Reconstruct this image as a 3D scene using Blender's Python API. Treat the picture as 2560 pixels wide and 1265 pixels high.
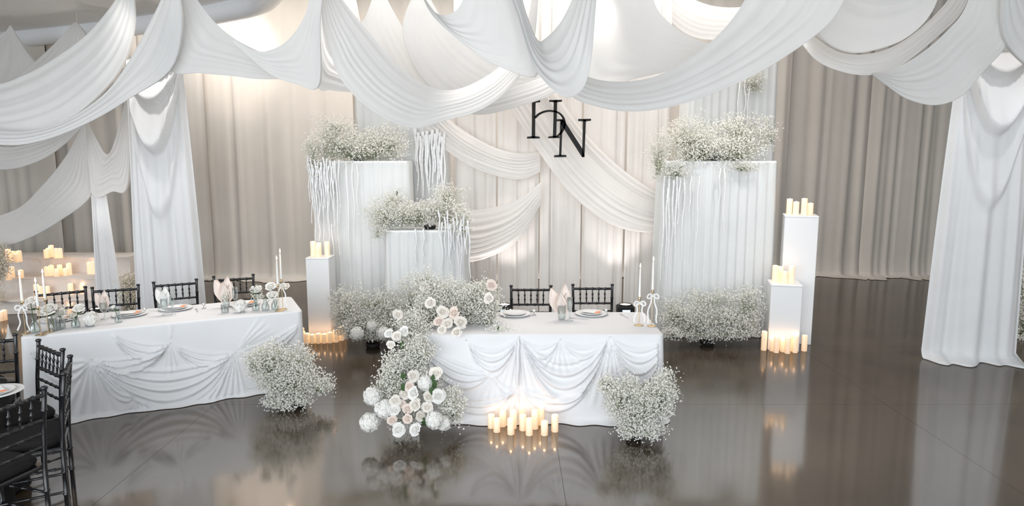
import bpy, math, random
import numpy as np
from mathutils import Vector, Matrix
for o in list(bpy.data.objects): bpy.data.objects.remove(o)
SC = bpy.context.scene; COL = SC.collection
R = math.radians; PI = math.pi
# ------------------------------------------------------------------ camera, world, light, exposure
FPX, CAMH, PITCH = 1650.0, 2.2, R(8.0)
cd = bpy.data.cameras.new('camera'); cam = bpy.data.objects.new('camera', cd); COL.objects.link(cam)
cd.sensor_width = 36.0; cd.lens = 36.0*FPX/2560.0; cd.clip_start = 0.05; cd.clip_end = 100
cam.location = (0, 0, CAMH); cam.rotation_euler = (PI/2-PITCH, 0, 0); SC.camera = cam
SC.view_settings.view_transform = 'Standard'; SC.view_settings.look = 'None'
SC.view_settings.gamma = 1.0; SC.view_settings.use_curve_mapping = False
SC.view_settings.exposure = 0.56
w = bpy.data.worlds.new('daylight'); SC.world = w; w.use_nodes = True
w.node_tree.nodes['Background'].inputs[0].default_value = (0.86, 0.93, 1.0, 1)
w.node_tree.nodes['Background'].inputs[1].default_value = 0.9
def light(name, kind, loc, energy, color, target=None, size=1.0, size_y=None, spot=None, blend=0.6):
    l = bpy.data.lights.new(name, kind); o = bpy.data.objects.new(name, l); COL.objects.link(o)
    o.location = loc; l.energy = energy; l.color = color
    if kind == 'AREA':
        l.size = size
        if size_y: l.shape = 'RECTANGLE'; l.size_y = size_y
    else: l.shadow_soft_size = size
    if kind == 'SPOT': l.spot_size = R(spot); l.spot_blend = blend
    if target is not None:
        o.rotation_euler = (Vector(target)-Vector(loc)).to_track_quat('-Z', 'Y').to_euler()
    return o
# daylight of the window front behind the camera
light('window_daylight', 'AREA', (-3.4, -3.6, 2.6), 540, (0.90, 0.955, 1.0), (-1.4, 8, 1.8), 14, 4.4)
# ceiling house lights above the draped cloth
light('house_light', 'AREA', (-3.6, 9.6, 5.3), 175, (1.0, 0.94, 0.88), (-3.6, 9.6, 0), 6.5, 4.0)
light('house_light', 'AREA', (2.2, 9.6, 5.3), 125, (1.0, 0.93, 0.87), (2.2, 9.6, 0), 4.5, 4.0)
for lx, ly, tx, ty in ((-3.9, 7.1, -3.6, 5.9), (-2.7, 7.3, -2.7, 6.3), (-0.3, 7.0, -0.2, 5.8), (0.9, 7.0, 0.8, 5.8)): light('added_table_fill', 'SPOT', (lx, ly, 3.95), 58, (1.0, 0.93, 0.86), (tx, ty, 0.76), 0.1, spot=50, blend=0.9)  # unseen spots added below the drapes to brighten the table tops
light('added_backdrop_fill', 'AREA', (0.3, 6.75, 4.75), 20, (1.0, 0.95, 0.91), (0.3, 8.7, 1.3), 6.5, 0.5)  # added out-of-view area light that lifts the backdrop, no such fixture known
for lx, tx, en in ((-1.7, -1.4, 50), (0.5, 0.6, 42), (2.7, 2.5, 85)): light('added_box_fill', 'SPOT', (lx, 6.7, 3.95), en, (1.0, 0.98, 0.96), (tx, 8.3, 0.85), 0.1, spot=62, blend=0.9)  # extra spots added to brighten the sheer boxes and lower backdrop
light('column_spot', 'SPOT', (5.0, 6.2, 4.5), 50, (1.0, 0.95, 0.92), (5.15, 7.1, 2.7), 0.06, spot=60)
light('column_spot', 'SPOT', (-4.4, 7.35, 4.25), 65, (1.0, 0.95, 0.92), (-4.6, 8.1, 2.7), 0.06, spot=60)
# spot can washing the upper left curtain
light('curtain_spot', 'SPOT', (-4.7, 10.6, 5.2), 95, (1.0, 0.88, 0.8), (-4.9, 12.3, 4.1), 0.08, spot=50)

# ------------------------------------------------------------------ geometry helpers
def ray(x, y):
    a = (x-1280)/FPX; b = (632.5-y)/FPX
    return Vector((a, b*math.sin(PITCH)+math.cos(PITCH), b*math.cos(PITCH)-math.sin(PITCH)))
def at(x, y, Y):
    v = ray(x, y); t = Y/v.y; return Vector((v.x*t, Y, CAMH+v.z*t))
def fl(x, y, z=0.0):
    v = ray(x, y); t = (z-CAMH)/v.z; return Vector((v.x*t, v.y*t, z))
def onplane(x, y, P, n):
    v = ray(x, y); c = Vector((0, 0, CAMH)); t = (P-c).dot(n)/v.dot(n); return c+v*t

class MB:
    def __init__(s): s.v = []; s.f = []; s.sm = []
    def add(s, vs, fs, smooth=True):
        b = len(s.v); s.v.extend([tuple(p) for p in vs]); s.f.extend([tuple(i+b for i in q) for q in fs]); s.sm.extend([smooth]*len(fs))
    def box(s, x0, x1, y0, y1, z0, z1, bev=0.0):
        if bev <= 0:
            vs = [(x, y, z) for z in (z0, z1) for y in (y0, y1) for x in (x0, x1)]
            s.add(vs, [(0, 2, 3, 1), (4, 5, 7, 6), (0, 1, 5, 4), (2, 6, 7, 3), (0, 4, 6, 2), (1, 3, 7, 5)], False); return
        def ring(z, i):
            a, b, c, d = x0+i, x1-i, y0+i, y1-i; e = bev
            return [(a+e, c, z), (b-e, c, z), (b, c+e, z), (b, d-e, z), (b-e, d, z), (a+e, d, z), (a, d-e, z), (a, c+e, z)]
        vs = ring(z0, bev)+ring(z0+bev, 0)+ring(z1-bev, 0)+ring(z1, bev); fs = [tuple(range(7, -1, -1)), tuple(range(24, 32))]
        for r in range(3):
            for k in range(8): fs.append((r*8+k, r*8+(k+1) % 8, r*8+8+(k+1) % 8, r*8+8+k))
        s.add(vs, fs, False)
    def grid(s, P, smooth=True, closed=False):
        n = len(P); m = len(P[0]); fs = []
        for i in range(n-1):
            for j in range(m if closed else m-1):
                k = (j+1) % m; fs.append((i*m+j, i*m+k, (i+1)*m+k, (i+1)*m+j))
        s.add([p for r in P for p in r], fs, smooth)
    def lathe(s, prof, c=(0, 0, 0), n=16, caps=True):
        P = [[(c[0]+r*math.cos(2*PI*k/n), c[1]+r*math.sin(2*PI*k/n), c[2]+z) for k in range(n)] for r, z in prof]
        s.grid(P, True, True)
        if caps:
            s.add(P[0], [tuple(range(n-1, -1, -1))], False); s.add(P[-1], [tuple(range(n))], False)
    def stick(s, p0, p1, prof, n=8):
        p0 = Vector(p0); p1 = Vector(p1); d = (p1-p0); L = d.length; d.normalize()
        a = d.orthogonal().normalized(); b = d.cross(a)
        P = [[p0+d*(t*L)+a*(r*math.cos(2*PI*k/n))+b*(r*math.sin(2*PI*k/n)) for k in range(n)] for t, r in prof]
        s.grid(P, True, True); s.add(P[0], [tuple(range(n-1, -1, -1))], False); s.add(P[-1], [tuple(range(n))], False)
    def tube(s, pts, rad, n=6):
        pts = [Vector(p) for p in pts]; P = []; a = None
        for i, p in enumerate(pts):
            d = (pts[min(i+1, len(pts)-1)]-pts[max(i-1, 0)]).normalized()
            a = d.orthogonal().normalized() if a is None else (a-d*a.dot(d)).normalized()
            b = d.cross(a); r = rad[i] if isinstance(rad, (list, tuple)) else rad
            P.append([p+a*(r*math.cos(2*PI*k/n))+b*(r*math.sin(2*PI*k/n)) for k in range(n)])
        s.grid(P, True, True); s.add(P[0], [tuple(range(n-1, -1, -1))]); s.add(P[-1], [tuple(range(n))])
    def mesh(s, name):
        me = bpy.data.meshes.new(name); me.from_pydata(s.v, [], s.f); me.polygons.foreach_set('use_smooth', s.sm); me.update(); return me

def put(name, me, mat, parent=None):
    o = bpy.data.objects.new(name, me); COL.objects.link(o)
    if mat is not None and not me.materials: me.materials.append(mat)
    if parent is not None: o.parent = parent
    return o
def build(name, mb, mat, parent=None, local=False):
    """world-space vertices; a top-level mesh gets its origin at its base"""
    if not local:
        if parent is None:
            a = np.array(mb.v); off = Vector(((a[:, 0].min()+a[:, 0].max())/2, (a[:, 1].min()+a[:, 1].max())/2, a[:, 2].min()))
        else: off = Vector(parent.location)
        mb.v = [(p[0]-off.x, p[1]-off.y, p[2]-off.z) for p in mb.v]
    o = put(name, mb.mesh(name), mat, parent)
    if parent is None and not local: o.location = off
    return o
def tag(o, label, cat, group=None, kind=None):
    o['label'] = label; o['category'] = cat
    if group: o['group'] = group
    if kind: o['kind'] = kind
    return o
def struct(o, label=None):
    o['kind'] = 'structure'
    if label: o['label'] = label
    return o
def thing(name, label, cat, loc=(0, 0, 0), rz=0, group=None):
    o = bpy.data.objects.new(name, None); COL.objects.link(o); o.empty_display_size = 0.1
    o.location = loc; o.rotation_euler = (0, 0, rz); return tag(o, label, cat, group)
def npmesh(name, V, F, smooth=True):
    me = bpy.data.meshes.new(name); k = F.shape[1]; n = len(F)
    me.vertices.add(len(V)); me.vertices.foreach_set('co', V.astype(np.float32).ravel())
    me.loops.add(n*k); me.loops.foreach_set('vertex_index', F.astype(np.int32).ravel())
    me.polygons.add(n); me.polygons.foreach_set('loop_start', np.arange(0, n*k, k, dtype=np.int32)); me.polygons.foreach_set('loop_total', np.full(n, k, dtype=np.int32))
    me.polygons.foreach_set('use_smooth', np.full(n, smooth)); me.update(); me.validate(); return me
def crom(pts, n):
    """Catmull-Rom through pts, resampled evenly along its length"""
    P = np.array([list(p) for p in pts], float); P = np.vstack([2*P[0]-P[1], P, 2*P[-1]-P[-2]]); out = []
    for i in range(1, len(P)-2):
        for t in np.linspace(0, 1, 14, endpoint=(i == len(P)-3)):
            a, b, c, d = P[i-1], P[i], P[i+1], P[i+2]
            out.append(0.5*((2*b)+(c-a)*t+(2*a-5*b+4*c-d)*t*t+(3*b-a-3*c+d)*t**3))
    out = np.array(out); L = np.concatenate([[0], np.cumsum(np.linalg.norm(np.diff(out, axis=0), axis=1))]); q = np.linspace(0, L[-1], n)
    return np.stack([np.interp(q, L, out[:, k]) for k in range(3)], 1)
ORD = ['first', 'second', 'third', 'fourth', 'fifth', 'sixth', 'seventh', 'eighth', 'ninth', 'tenth', 'eleventh', 'twelfth', 'thirteenth', 'fourteenth']
NUM = ['', 'one', 'two', 'three', 'four', 'five', 'six', 'seven', 'eight', 'nine', 'ten', 'eleven', 'twelve', 'thirteen', 'fourteen']

# ------------------------------------------------------------------ materials
def base_mat(name, col, rough=0.6, spec=0.5, metal=0.0, noise=0.0, scale=8.0, bump=0.0, emis=None, estr=0.0, coat=0.0, sheen=0.0):
    m = bpy.data.materials.new(name); m.use_nodes = True; nt = m.node_tree; b = nt.nodes['Principled BSDF']
    b.inputs['Base Color'].default_value = (*col, 1); b.inputs['Roughness'].default_value = rough; b.inputs['Metallic'].default_value = metal
    b.inputs['Specular IOR Level'].default_value = spec; b.inputs['Coat Weight'].default_value = coat; b.inputs['Sheen Weight'].default_value = sheen
    if emis: b.inputs['Emission Color'].default_value = (*emis, 1); b.inputs['Emission Strength'].default_value = estr
    if noise > 0 or bump > 0:
        tc = nt.nodes.new('ShaderNodeTexCoord'); nz = nt.nodes.new('ShaderNodeTexNoise'); nz.inputs['Scale'].default_value = scale; nz.inputs['Detail'].default_value = 4
        nt.links.new(tc.outputs['Object'], nz.inputs['Vector'])
        if noise > 0:
            mx = nt.nodes.new('ShaderNodeMix'); mx.data_type = 'RGBA'; nt.links.new(nz.outputs['Fac'], mx.inputs[0])
            mx.inputs[6].default_value = (*[c*(1-noise) for c in col], 1); mx.inputs[7].default_value = (*[min(1, c*(1+noise)) for c in col], 1)
            nt.links.new(mx.outputs[2], b.inputs['Base Color'])
        if bump > 0:
            bp = nt.nodes.new('ShaderNodeBump'); bp.inputs['Strength'].default_value = bump; bp.inputs['Distance'].default_value = 0.01
            nt.links.new(nz.outputs['Fac'], bp.inputs['Height']); nt.links.new(bp.outputs['Normal'], b.inputs['Normal'])
    return m
def cloth_mat(name, col, trans=0.3, clear=0.0, noise=0.05, scale=3.0):
    m = bpy.data.materials.new(name); m.use_nodes = True; nt = m.node_tree; nt.nodes.remove(nt.nodes['Principled BSDF'])
    out = nt.nodes['Material Output']; d = nt.nodes.new('ShaderNodeBsdfDiffuse'); t = nt.nodes.new('ShaderNodeBsdfTranslucent'); mx = nt.nodes.new('ShaderNodeMixShader')
    tc = nt.nodes.new('ShaderNodeTexCoord'); nz = nt.nodes.new('ShaderNodeTexNoise'); nz.inputs['Scale'].default_value = scale; nz.inputs['Detail'].default_value = 3
    nt.links.new(tc.outputs['Object'], nz.inputs['Vector'])
    cm = nt.nodes.new('ShaderNodeMix'); cm.data_type = 'RGBA'; nt.links.new(nz.outputs['Fac'], cm.inputs[0])
    cm.inputs[6].default_value = (*[c*(1-noise) for c in col], 1); cm.inputs[7].default_value = (*[min(1, c*(1+noise)) for c in col], 1)
    wv = nt.nodes.new('ShaderNodeTexNoise'); wv.inputs['Scale'].default_value = 420; nt.links.new(tc.outputs['Object'], wv.inputs['Vector'])
    bp = nt.nodes.new('ShaderNodeBump'); bp.inputs['Strength'].default_value = 0.12; bp.inputs['Distance'].default_value = 0.001; nt.links.new(wv.outputs['Fac'], bp.inputs['Height'])
    for s in (d, t): nt.links.new(cm.outputs[2], s.inputs['Color']); nt.links.new(bp.outputs['Normal'], s.inputs['Normal'])
    mx.inputs[0].default_value = trans; nt.links.new(d.outputs[0], mx.inputs[1]); nt.links.new(t.outputs[0], mx.inputs[2]); last = mx
    if clear > 0:
        tr = nt.nodes.new('ShaderNodeBsdfTransparent'); m2 = nt.nodes.new('ShaderNodeMixShader'); m2.inputs[0].default_value = clear
        nt.links.new(mx.outputs[0], m2.inputs[1]); nt.links.new(tr.outputs[0], m2.inputs[2]); last = m2
    nt.links.new(last.outputs[0], out.inputs['Surface']); return m
def glass_mat(name):
    m = bpy.data.materials.new(name); m.use_nodes = True; nt = m.node_tree; nt.nodes.remove(nt.nodes['Principled BSDF']); out = nt.nodes['Material Output']
    tr = nt.nodes.new('ShaderNodeBsdfTransparent'); tr.inputs[0].default_value = (0.93, 0.96, 0.96, 1); gl = nt.nodes.new('ShaderNodeBsdfGlossy'); gl.inputs['Roughness'].default_value = 0.03
    lw = nt.nodes.new('ShaderNodeLayerWeight'); lw.inputs[0].default_value = 0.35; mx = nt.nodes.new('ShaderNodeMixShader')
    nt.links.new(lw.outputs['Facing'], mx.inputs[0]); nt.links.new(tr.outputs[0], mx.inputs[1]); nt.links.new(gl.outputs[0], mx.inputs[2]); nt.links.new(mx.outputs[0], out.inputs['Surface']); return m
def emit_mat(name, col, st):
    m = bpy.data.materials.new(name); m.use_nodes = True; nt = m.node_tree; nt.nodes.remove(nt.nodes['Principled BSDF']); e = nt.nodes.new('ShaderNodeEmission')
    e.inputs[0].default_value = (*col, 1); e.inputs[1].default_value = st; nt.links.new(e.outputs[0], nt.nodes['Material Output'].inputs['Surface']); return m
M = {}
M['drape'] = cloth_mat('ivory_chiffon', (0.70, 0.698, 0.69), 0.28)
M['curtain'] = cloth_mat('greige_curtain_cloth', (0.70, 0.66, 0.61), 0.15)
M['white_drape'] = cloth_mat('white_column_cloth', (0.82, 0.83, 0.84), 0.22)
M['backdrop'] = cloth_mat('ivory_backdrop_cloth', (0.88, 0.85, 0.82), 0.25)
M['sheer'] = cloth_mat('white_sheer_cloth', (0.91, 0.92, 0.91), 0.3, 0.05)
M['linen'] = cloth_mat('white_tablecloth', (0.84, 0.84, 0.85), 0.12)
M['blush'] = cloth_mat('blush_step_cloth', (0.84, 0.78, 0.73), 0.15)
M['napkin'] = cloth_mat('blush_napkin', (0.86, 0.76, 0.70), 0.2)
M['ribbon'] = cloth_mat('white_ribbon', (0.88, 0.87, 0.85), 0.3)
M['paint'] = base_mat('white_painted_wood', (0.83, 0.83, 0.83), 0.45, 0.4, noise=0.03, scale=3)
M['ceiling'] = base_mat('ceiling_paint', (0.86, 0.85, 0.83), 0.8, 0.2, noise=0.05, scale=1.2)
M['wall'] = base_mat('wall_paint', (0.42, 0.39, 0.36), 0.9, 0.2, noise=0.05)
M['bull'] = base_mat('white_gloss_trim', (0.85, 0.87, 0.9), 0.18, 0.6, noise=0.02)
M['black'] = base_mat('black_lacquer', (0.012, 0.012, 0.014), 0.22, 0.6, noise=0.2, scale=20)
M['blackmatte'] = base_mat('black_matte', (0.015, 0.014, 0.014), 0.6, 0.3, noise=0.2, scale=30)
M['blackcloth'] = base_mat('black_linen', (0.014, 0.013, 0.013), 0.85, 0.2, noise=0.3, scale=60, bump=0.2)
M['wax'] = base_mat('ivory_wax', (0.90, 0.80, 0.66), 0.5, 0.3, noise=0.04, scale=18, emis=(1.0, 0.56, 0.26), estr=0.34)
M['taperwax'] = base_mat('white_taper_wax', (0.88, 0.87, 0.83), 0.45, 0.3, noise=0.02)
M['flame'] = emit_mat('candle_flame', (1.0, 0.78, 0.5), 9.0)
M['wick'] = base_mat('dark_wick', (0.03, 0.02, 0.02), 0.9, noise=0.2)
M['gold'] = base_mat('brass', (0.72, 0.55, 0.33), 0.25, metal=1.0, noise=0.05)
M['silver'] = base_mat('silver', (0.75, 0.75, 0.76), 0.2, metal=1.0, noise=0.05)
M['china'] = base_mat('white_china', (0.86, 0.86, 0.86), 0.15, 0.6, noise=0.01)
M['peach'] = base_mat('peach_paper', (0.85, 0.33, 0.16), 0.7, noise=0.1, scale=40)
M['paper'] = base_mat('white_paper', (0.85, 0.85, 0.85), 0.8, noise=0.03)
M['glass'] = glass_mat('clear_glass')
M['bloom'] = cloth_mat('white_blossom', (0.93, 0.92, 0.88), 0.4)
M['bloom_cream'] = cloth_mat('cream_blossom', (0.86, 0.80, 0.70), 0.35)
M['stem'] = base_mat('pale_green_stem', (0.46, 0.47, 0.34), 0.7, 0.2, noise=0.2, scale=20)
M['leaf'] = base_mat('dark_green_leaf', (0.05, 0.10, 0.035), 0.45, 0.4, noise=0.3, scale=25)
M['amaranth'] = base_mat('white_amaranth', (0.87, 0.87, 0.87), 0.8, 0.2, noise=0.06, scale=30)
M['rose'] = cloth_mat('ivory_rose_petal', (0.91, 0.87, 0.81), 0.3)
M['rose_blush'] = cloth_mat('blush_rose_petal', (0.90, 0.80, 0.73), 0.3)
M['rose_white'] = cloth_mat('white_rose_petal', (0.92, 0.91, 0.88), 0.3)
M['led'] = emit_mat('led_display', (0.25, 0.45, 1.0), 3.0)
M['lens'] = emit_mat('lit_lens', (1.0, 0.85, 0.7), 4.0)
def floor_mat():
    m = bpy.data.materials.new('polished_concrete'); m.use_nodes = True; nt = m.node_tree; b = nt.nodes['Principled BSDF']
    tc = nt.nodes.new('ShaderNodeTexCoord'); n1 = nt.nodes.new('ShaderNodeTexNoise'); n1.inputs['Scale'].default_value = 1.6; n1.inputs['Detail'].default_value = 8
    n2 = nt.nodes.new('ShaderNodeTexNoise'); n2.inputs['Scale'].default_value = 60; n2.inputs['Detail'].default_value = 5
    geo = nt.nodes.new('ShaderNodeNewGeometry')
    for n in (n1, n2): nt.links.new(geo.outputs['Position'], n.inputs['Vector'])
    cr = nt.nodes.new('ShaderNodeValToRGB'); cr.color_ramp.elements[0].position = 0.3; cr.color_ramp.elements[1].position = 0.72
    cr.color_ramp.elements[0].color = (0.040, 0.029, 0.020, 1); cr.color_ramp.elements[1].color = (0.078, 0.058, 0.040, 1)
    ad = nt.nodes.new('ShaderNodeMath'); ad.operation = 'MULTIPLY_ADD'; ad.inputs[1].default_value = 0.35; nt.links.new(n2.outputs['Fac'], ad.inputs[0]); nt.links.new(n1.outputs['Fac'], ad.inputs[2])
    sb = nt.nodes.new('ShaderNodeMath'); sb.operation = 'SUBTRACT'; sb.inputs[1].default_value = 0.17; nt.links.new(ad.outputs[0], sb.inputs[0]); nt.links.new(sb.outputs[0], cr.inputs[0]); nt.links.new(cr.outputs[0], b.inputs['Base Color'])
    mr = nt.nodes.new('ShaderNodeMapRange'); mr.inputs[3].default_value = 0.10; mr.inputs[4].default_value = 0.2; nt.links.new(n1.outputs['Fac'], mr.inputs[0]); nt.links.new(mr.outputs[0], b.inputs['Roughness'])
    b.inputs['IOR'].default_value = 1.36
    # coat added and warmed towards the camera imitates a mirror reflection of the drapes
    sp = nt.nodes.new('ShaderNodeSeparateXYZ'); nt.links.new(geo.outputs['Position'], sp.inputs[0]); pm = nt.nodes.new('ShaderNodeMapRange'); pm.interpolation_type = 'SMOOTHSTEP'
    pm.inputs[1].default_value = 4.4; pm.inputs[2].default_value = 7.0; pm.inputs[3].default_value = 1.0; pm.inputs[4].default_value = 0.0; nt.links.new(sp.outputs['Y'], pm.inputs[0]); nt.links.new(pm.outputs[0], b.inputs['Coat Weight'])
    b.inputs['Coat Roughness'].default_value = 0.09; b.inputs['Coat IOR'].default_value = 2.3; b.inputs['Coat Tint'].default_value = (1.0, 0.93, 0.86, 1)
    return m
M['floor'] = floor_mat()
M['joint'] = base_mat('dark_joint', (0.012, 0.011, 0.01), 0.7, noise=0.2)

# ------------------------------------------------------------------ the room
mb = MB(); mb.box(-12, 12, -4, 13.2, -0.3, -0.006); FLOOR = build('floor', mb, M['joint']); struct(FLOOR, 'dark polished concrete floor with sawn joints')
SX, SY = 3.05, 1.9; y = -4.0
for iy in range(9):
    for ix in range(8):
        x0 = -12.2+ix*SX+0.35; y0 = -4.0+iy*SY+0.25; x1, y1 = min(x0+SX, 12), min(y0+SY, 13.2)
        x0 = max(x0, -12)
        mb = MB(); mb.box(x0+.0012, x1-.0012, y0+.0012, y1-.0012, -0.02, 0); build('slab', mb, M['floor'], FLOOR)
mb = MB(); mb.box(-12, 12, -4, 13.2, 5.45, 5.6); struct(build('ceiling', mb, M['ceiling']), 'pale painted ceiling above the drapes')
for nm, b in (('wall_back', (-12, 12, 13.0, 13.2)), ('wall_left', (-12, -11.8, -4, 13)), ('wall_right', (11.8, 12, -4, 13))):
    mb = MB(); mb.box(*b, 0, 5.45); struct(build(nm, mb, M['wall']), 'plain wall behind the curtains')
# lowered ceiling on the left with a rounded white edge
edge = [fl(x, y, 4.36) for x, y in ((-420, 112), (-200, 104), (0, 92), (120, 82), (230, 70), (340, 56), (450, 40), (560, 20), (650, -4), (700, -60))]
EP = crom(edge, 40); mb = MB(); top = [(p[0], p[1], 4.50) for p in EP]; bot = [(p[0], p[1], 4.42) for p in EP]
near = [(p[0], 0.5, 4.42) for p in EP]; nearT = [(p[0], 0.5, 4.50) for p in EP]
mb.grid([near, bot, top, nearT], False); struct(build('ceiling_soffit', mb, M['ceiling']), 'lowered pale ceiling panel at the left')
mb = MB(); mb.tube([(p[0], p[1]+0.05, 4.33) for p in EP], 0.155, 14); struct(build('trim_1', mb, M['bull']), 'rounded white edge of the lowered ceiling')
for lx, ly in ((530, 22), (1905, -40)):
    p = fl(lx, ly, 4.42) if lx < 800 else Vector((4.2, 8.5, 5.45))
    t = thing('recessed_downlight', 'small round recessed downlight in the lowered ceiling' if lx < 800 else 'small recessed downlight above the right drapes', 'light', (p.x, p.y, p.z-0.02))
    mb = MB(); mb.lathe([(0.07, 0), (0.085, 0), (0.085, 0.02), (0.07, 0.02)], n=20, caps=False); build('rim', mb, M['bull'], t, True)
    mb = MB(); mb.lathe([(0.068, 0.006), (0.068, 0.02)], n=20); build('lamp_glass', mb, M['lens'], t, True)

# ------------------------------------------------------------------ curtains
def curtain(name, label, p0, p1, z0, z1, npl, amp, mat, seed, group=None, puddle=0.12, cat='curtain', rows=16, gather=0.0, parent=None, lean=0.0):
    rnd = random.Random(seed); p0 = Vector((*p0, 0)); p1 = Vector((*p1, 0)); d = p1-p0; L = d.length; d.normalize(); n = Vector((d.y, -d.x, 0))
    ns = int(npl*10)+1; ph = [rnd.uniform(0, 6.28) for _ in range(8)]; P = []
    zs = [z1-(z1-z0)*(i/rows)**0.9 for i in range(rows+1)]
    if puddle > 0: zs = zs[:-1]+[z0+0.10, z0+0.03, z0+0.012, z0+0.008]
    for i, z in enumerate(zs):
        row = []; h = (z1-z)/(z1-z0)
        for j in range(ns):
            s = j/(ns-1); f = 2*PI*npl*s
            f2 = f+1.1*math.sin(2*PI*s*2.3+ph[0])+0.5*math.sin(2*PI*s*5.1+ph[1])+0.35*h*math.sin(2*PI*s*3.7+ph[2]+2*h)
            k = 0.55+0.45*math.sin(2*PI*s*1.7+ph[3]+h*0.9)
            dd = amp*(k*(abs(math.sin(f2/2))**0.8*2-1)+0.30*math.sin(f2*1.7+ph[4]+h))
            dd *= (0.75+0.45*h)
            out = 0.0
            if puddle > 0:
                if z < z0+0.25: out += 0.04*(1-(z-z0)/0.25)
                if i == len(zs)-2: out += puddle*(0.5+0.25*math.sin(f*0.31+ph[5]))
                if i == len(zs)-1: out += puddle*(1.0+0.45*math.sin(f*0.37+ph[6])+0.2*math.sin(f*1.1+ph[7]))
            ss = 0.5+(s-0.5)*(1-gather*(1-h))
            q = p0+d*(ss*L+lean*h)+n*(dd+out); row.append((q.x, q.y, z))
        P.append(row)
    mb = MB(); mb.grid(P); o = build(name, mb, mat, parent)
    if parent is None: tag(o, label, cat, group)
    return o
GC = 'grey beige curtains along the back wall'
xs = [(-10.9, -8.19, 11.95, 'greige floor-length curtain behind the draped candle steps, at the left photo edge'), (-8.30, -6.75, 12.05, 'greige curtain just right of the dark slit behind the candle steps'),
      (-6.74, -5.6, 12.15, 'greige curtain between the two white draped columns on the left'), (-5.59, -4.4, 12.15, 'greige back curtain just right of the wide left column drape'),
      (-4.39, -2.95, 12.2, 'greige back curtain with warm wash behind the left candle pedestal'), (-2.94, -0.95, 12.3, 'greige back curtain behind the tall left sheer box'),
      (-0.94, 1.15, 12.35, 'greige upper curtain seen above the middle of the ivory backdrop'), (1.16, 3.25, 12.4, 'greige curtain behind the tall right sheer box'),
      (3.26, 5.05, 12.4, 'darker greige curtain directly right of the tall sheer box'), (5.06, 6.7, 12.45, 'greige curtain in the middle of the gap left of the right column'), (6.71, 8.3, 12.45, 'greige curtain with tight folds beside the right white column'),
      (8.31, 11.2, 12.3, 'greige curtain at the right photo edge behind the white column')]
for i, (a, b, Y, lab) in enumerate(xs): curtain('curtain', lab, (a-(.07 if i > 1 else 0), Y+.1*(i % 2)), (b+(.07 if i else 0), Y+.1*(i % 2)), 0, 5.3, (b-a)*(3.4 if i == 10 else 2.3), 0.05, M['curtain'], 40+i, GC, 0.28)
curtain('curtain', 'greige side curtain at far right turning towards the camera', (11.5, 11.9), (11.5, 3.0), 0, 5.3, 18, 0.06, M['curtain'], 77, None)
curtain('curtain', 'greige side curtain at far left turning towards the camera', (-11.5, 3.0), (-11.5, 11.6), 0, 5.3, 18, 0.06, M['curtain'], 78, None)
# ivory pleated backdrop behind the head table
xb = [-0.78, -0.2, 0.38, 0.96, 1.55, 2.14]
for i in range(5):
    curtain('backdrop_panel', 'pleated ivory backdrop panel behind the head table, %s of five from the left' % ORD[i], (xb[i], 9.05), (xb[i+1]-0.015, 9.05), 0, 4.35, 4, 0.036, M['backdrop'], 110+i, 'ivory backdrop panels', 0.06, 'backdrop', gather=0.04)
mb = MB(); mb.stick((-0.8, 9.16, 4.36), (2.15, 9.16, 4.36), [(0, .025), (1, .025)])
t = thing('backdrop_stand', 'horizontal backdrop rail on two uprights holding the ivory panels', 'stand', (0.68, 9.16, 0)); build('rail', mb, M['silver'], t)
for x in (-0.55, 1.9):
    mb = MB(); mb.stick((x, 9.16, 0.01), (x, 9.16, 4.36), [(0, .025), (1, .025)]); mb.lathe([(0.2, 0), (0.2, .01), (0.03, .012)], (x, 9.2, 0), 16); build('upright', mb, M['silver'], t)

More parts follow.
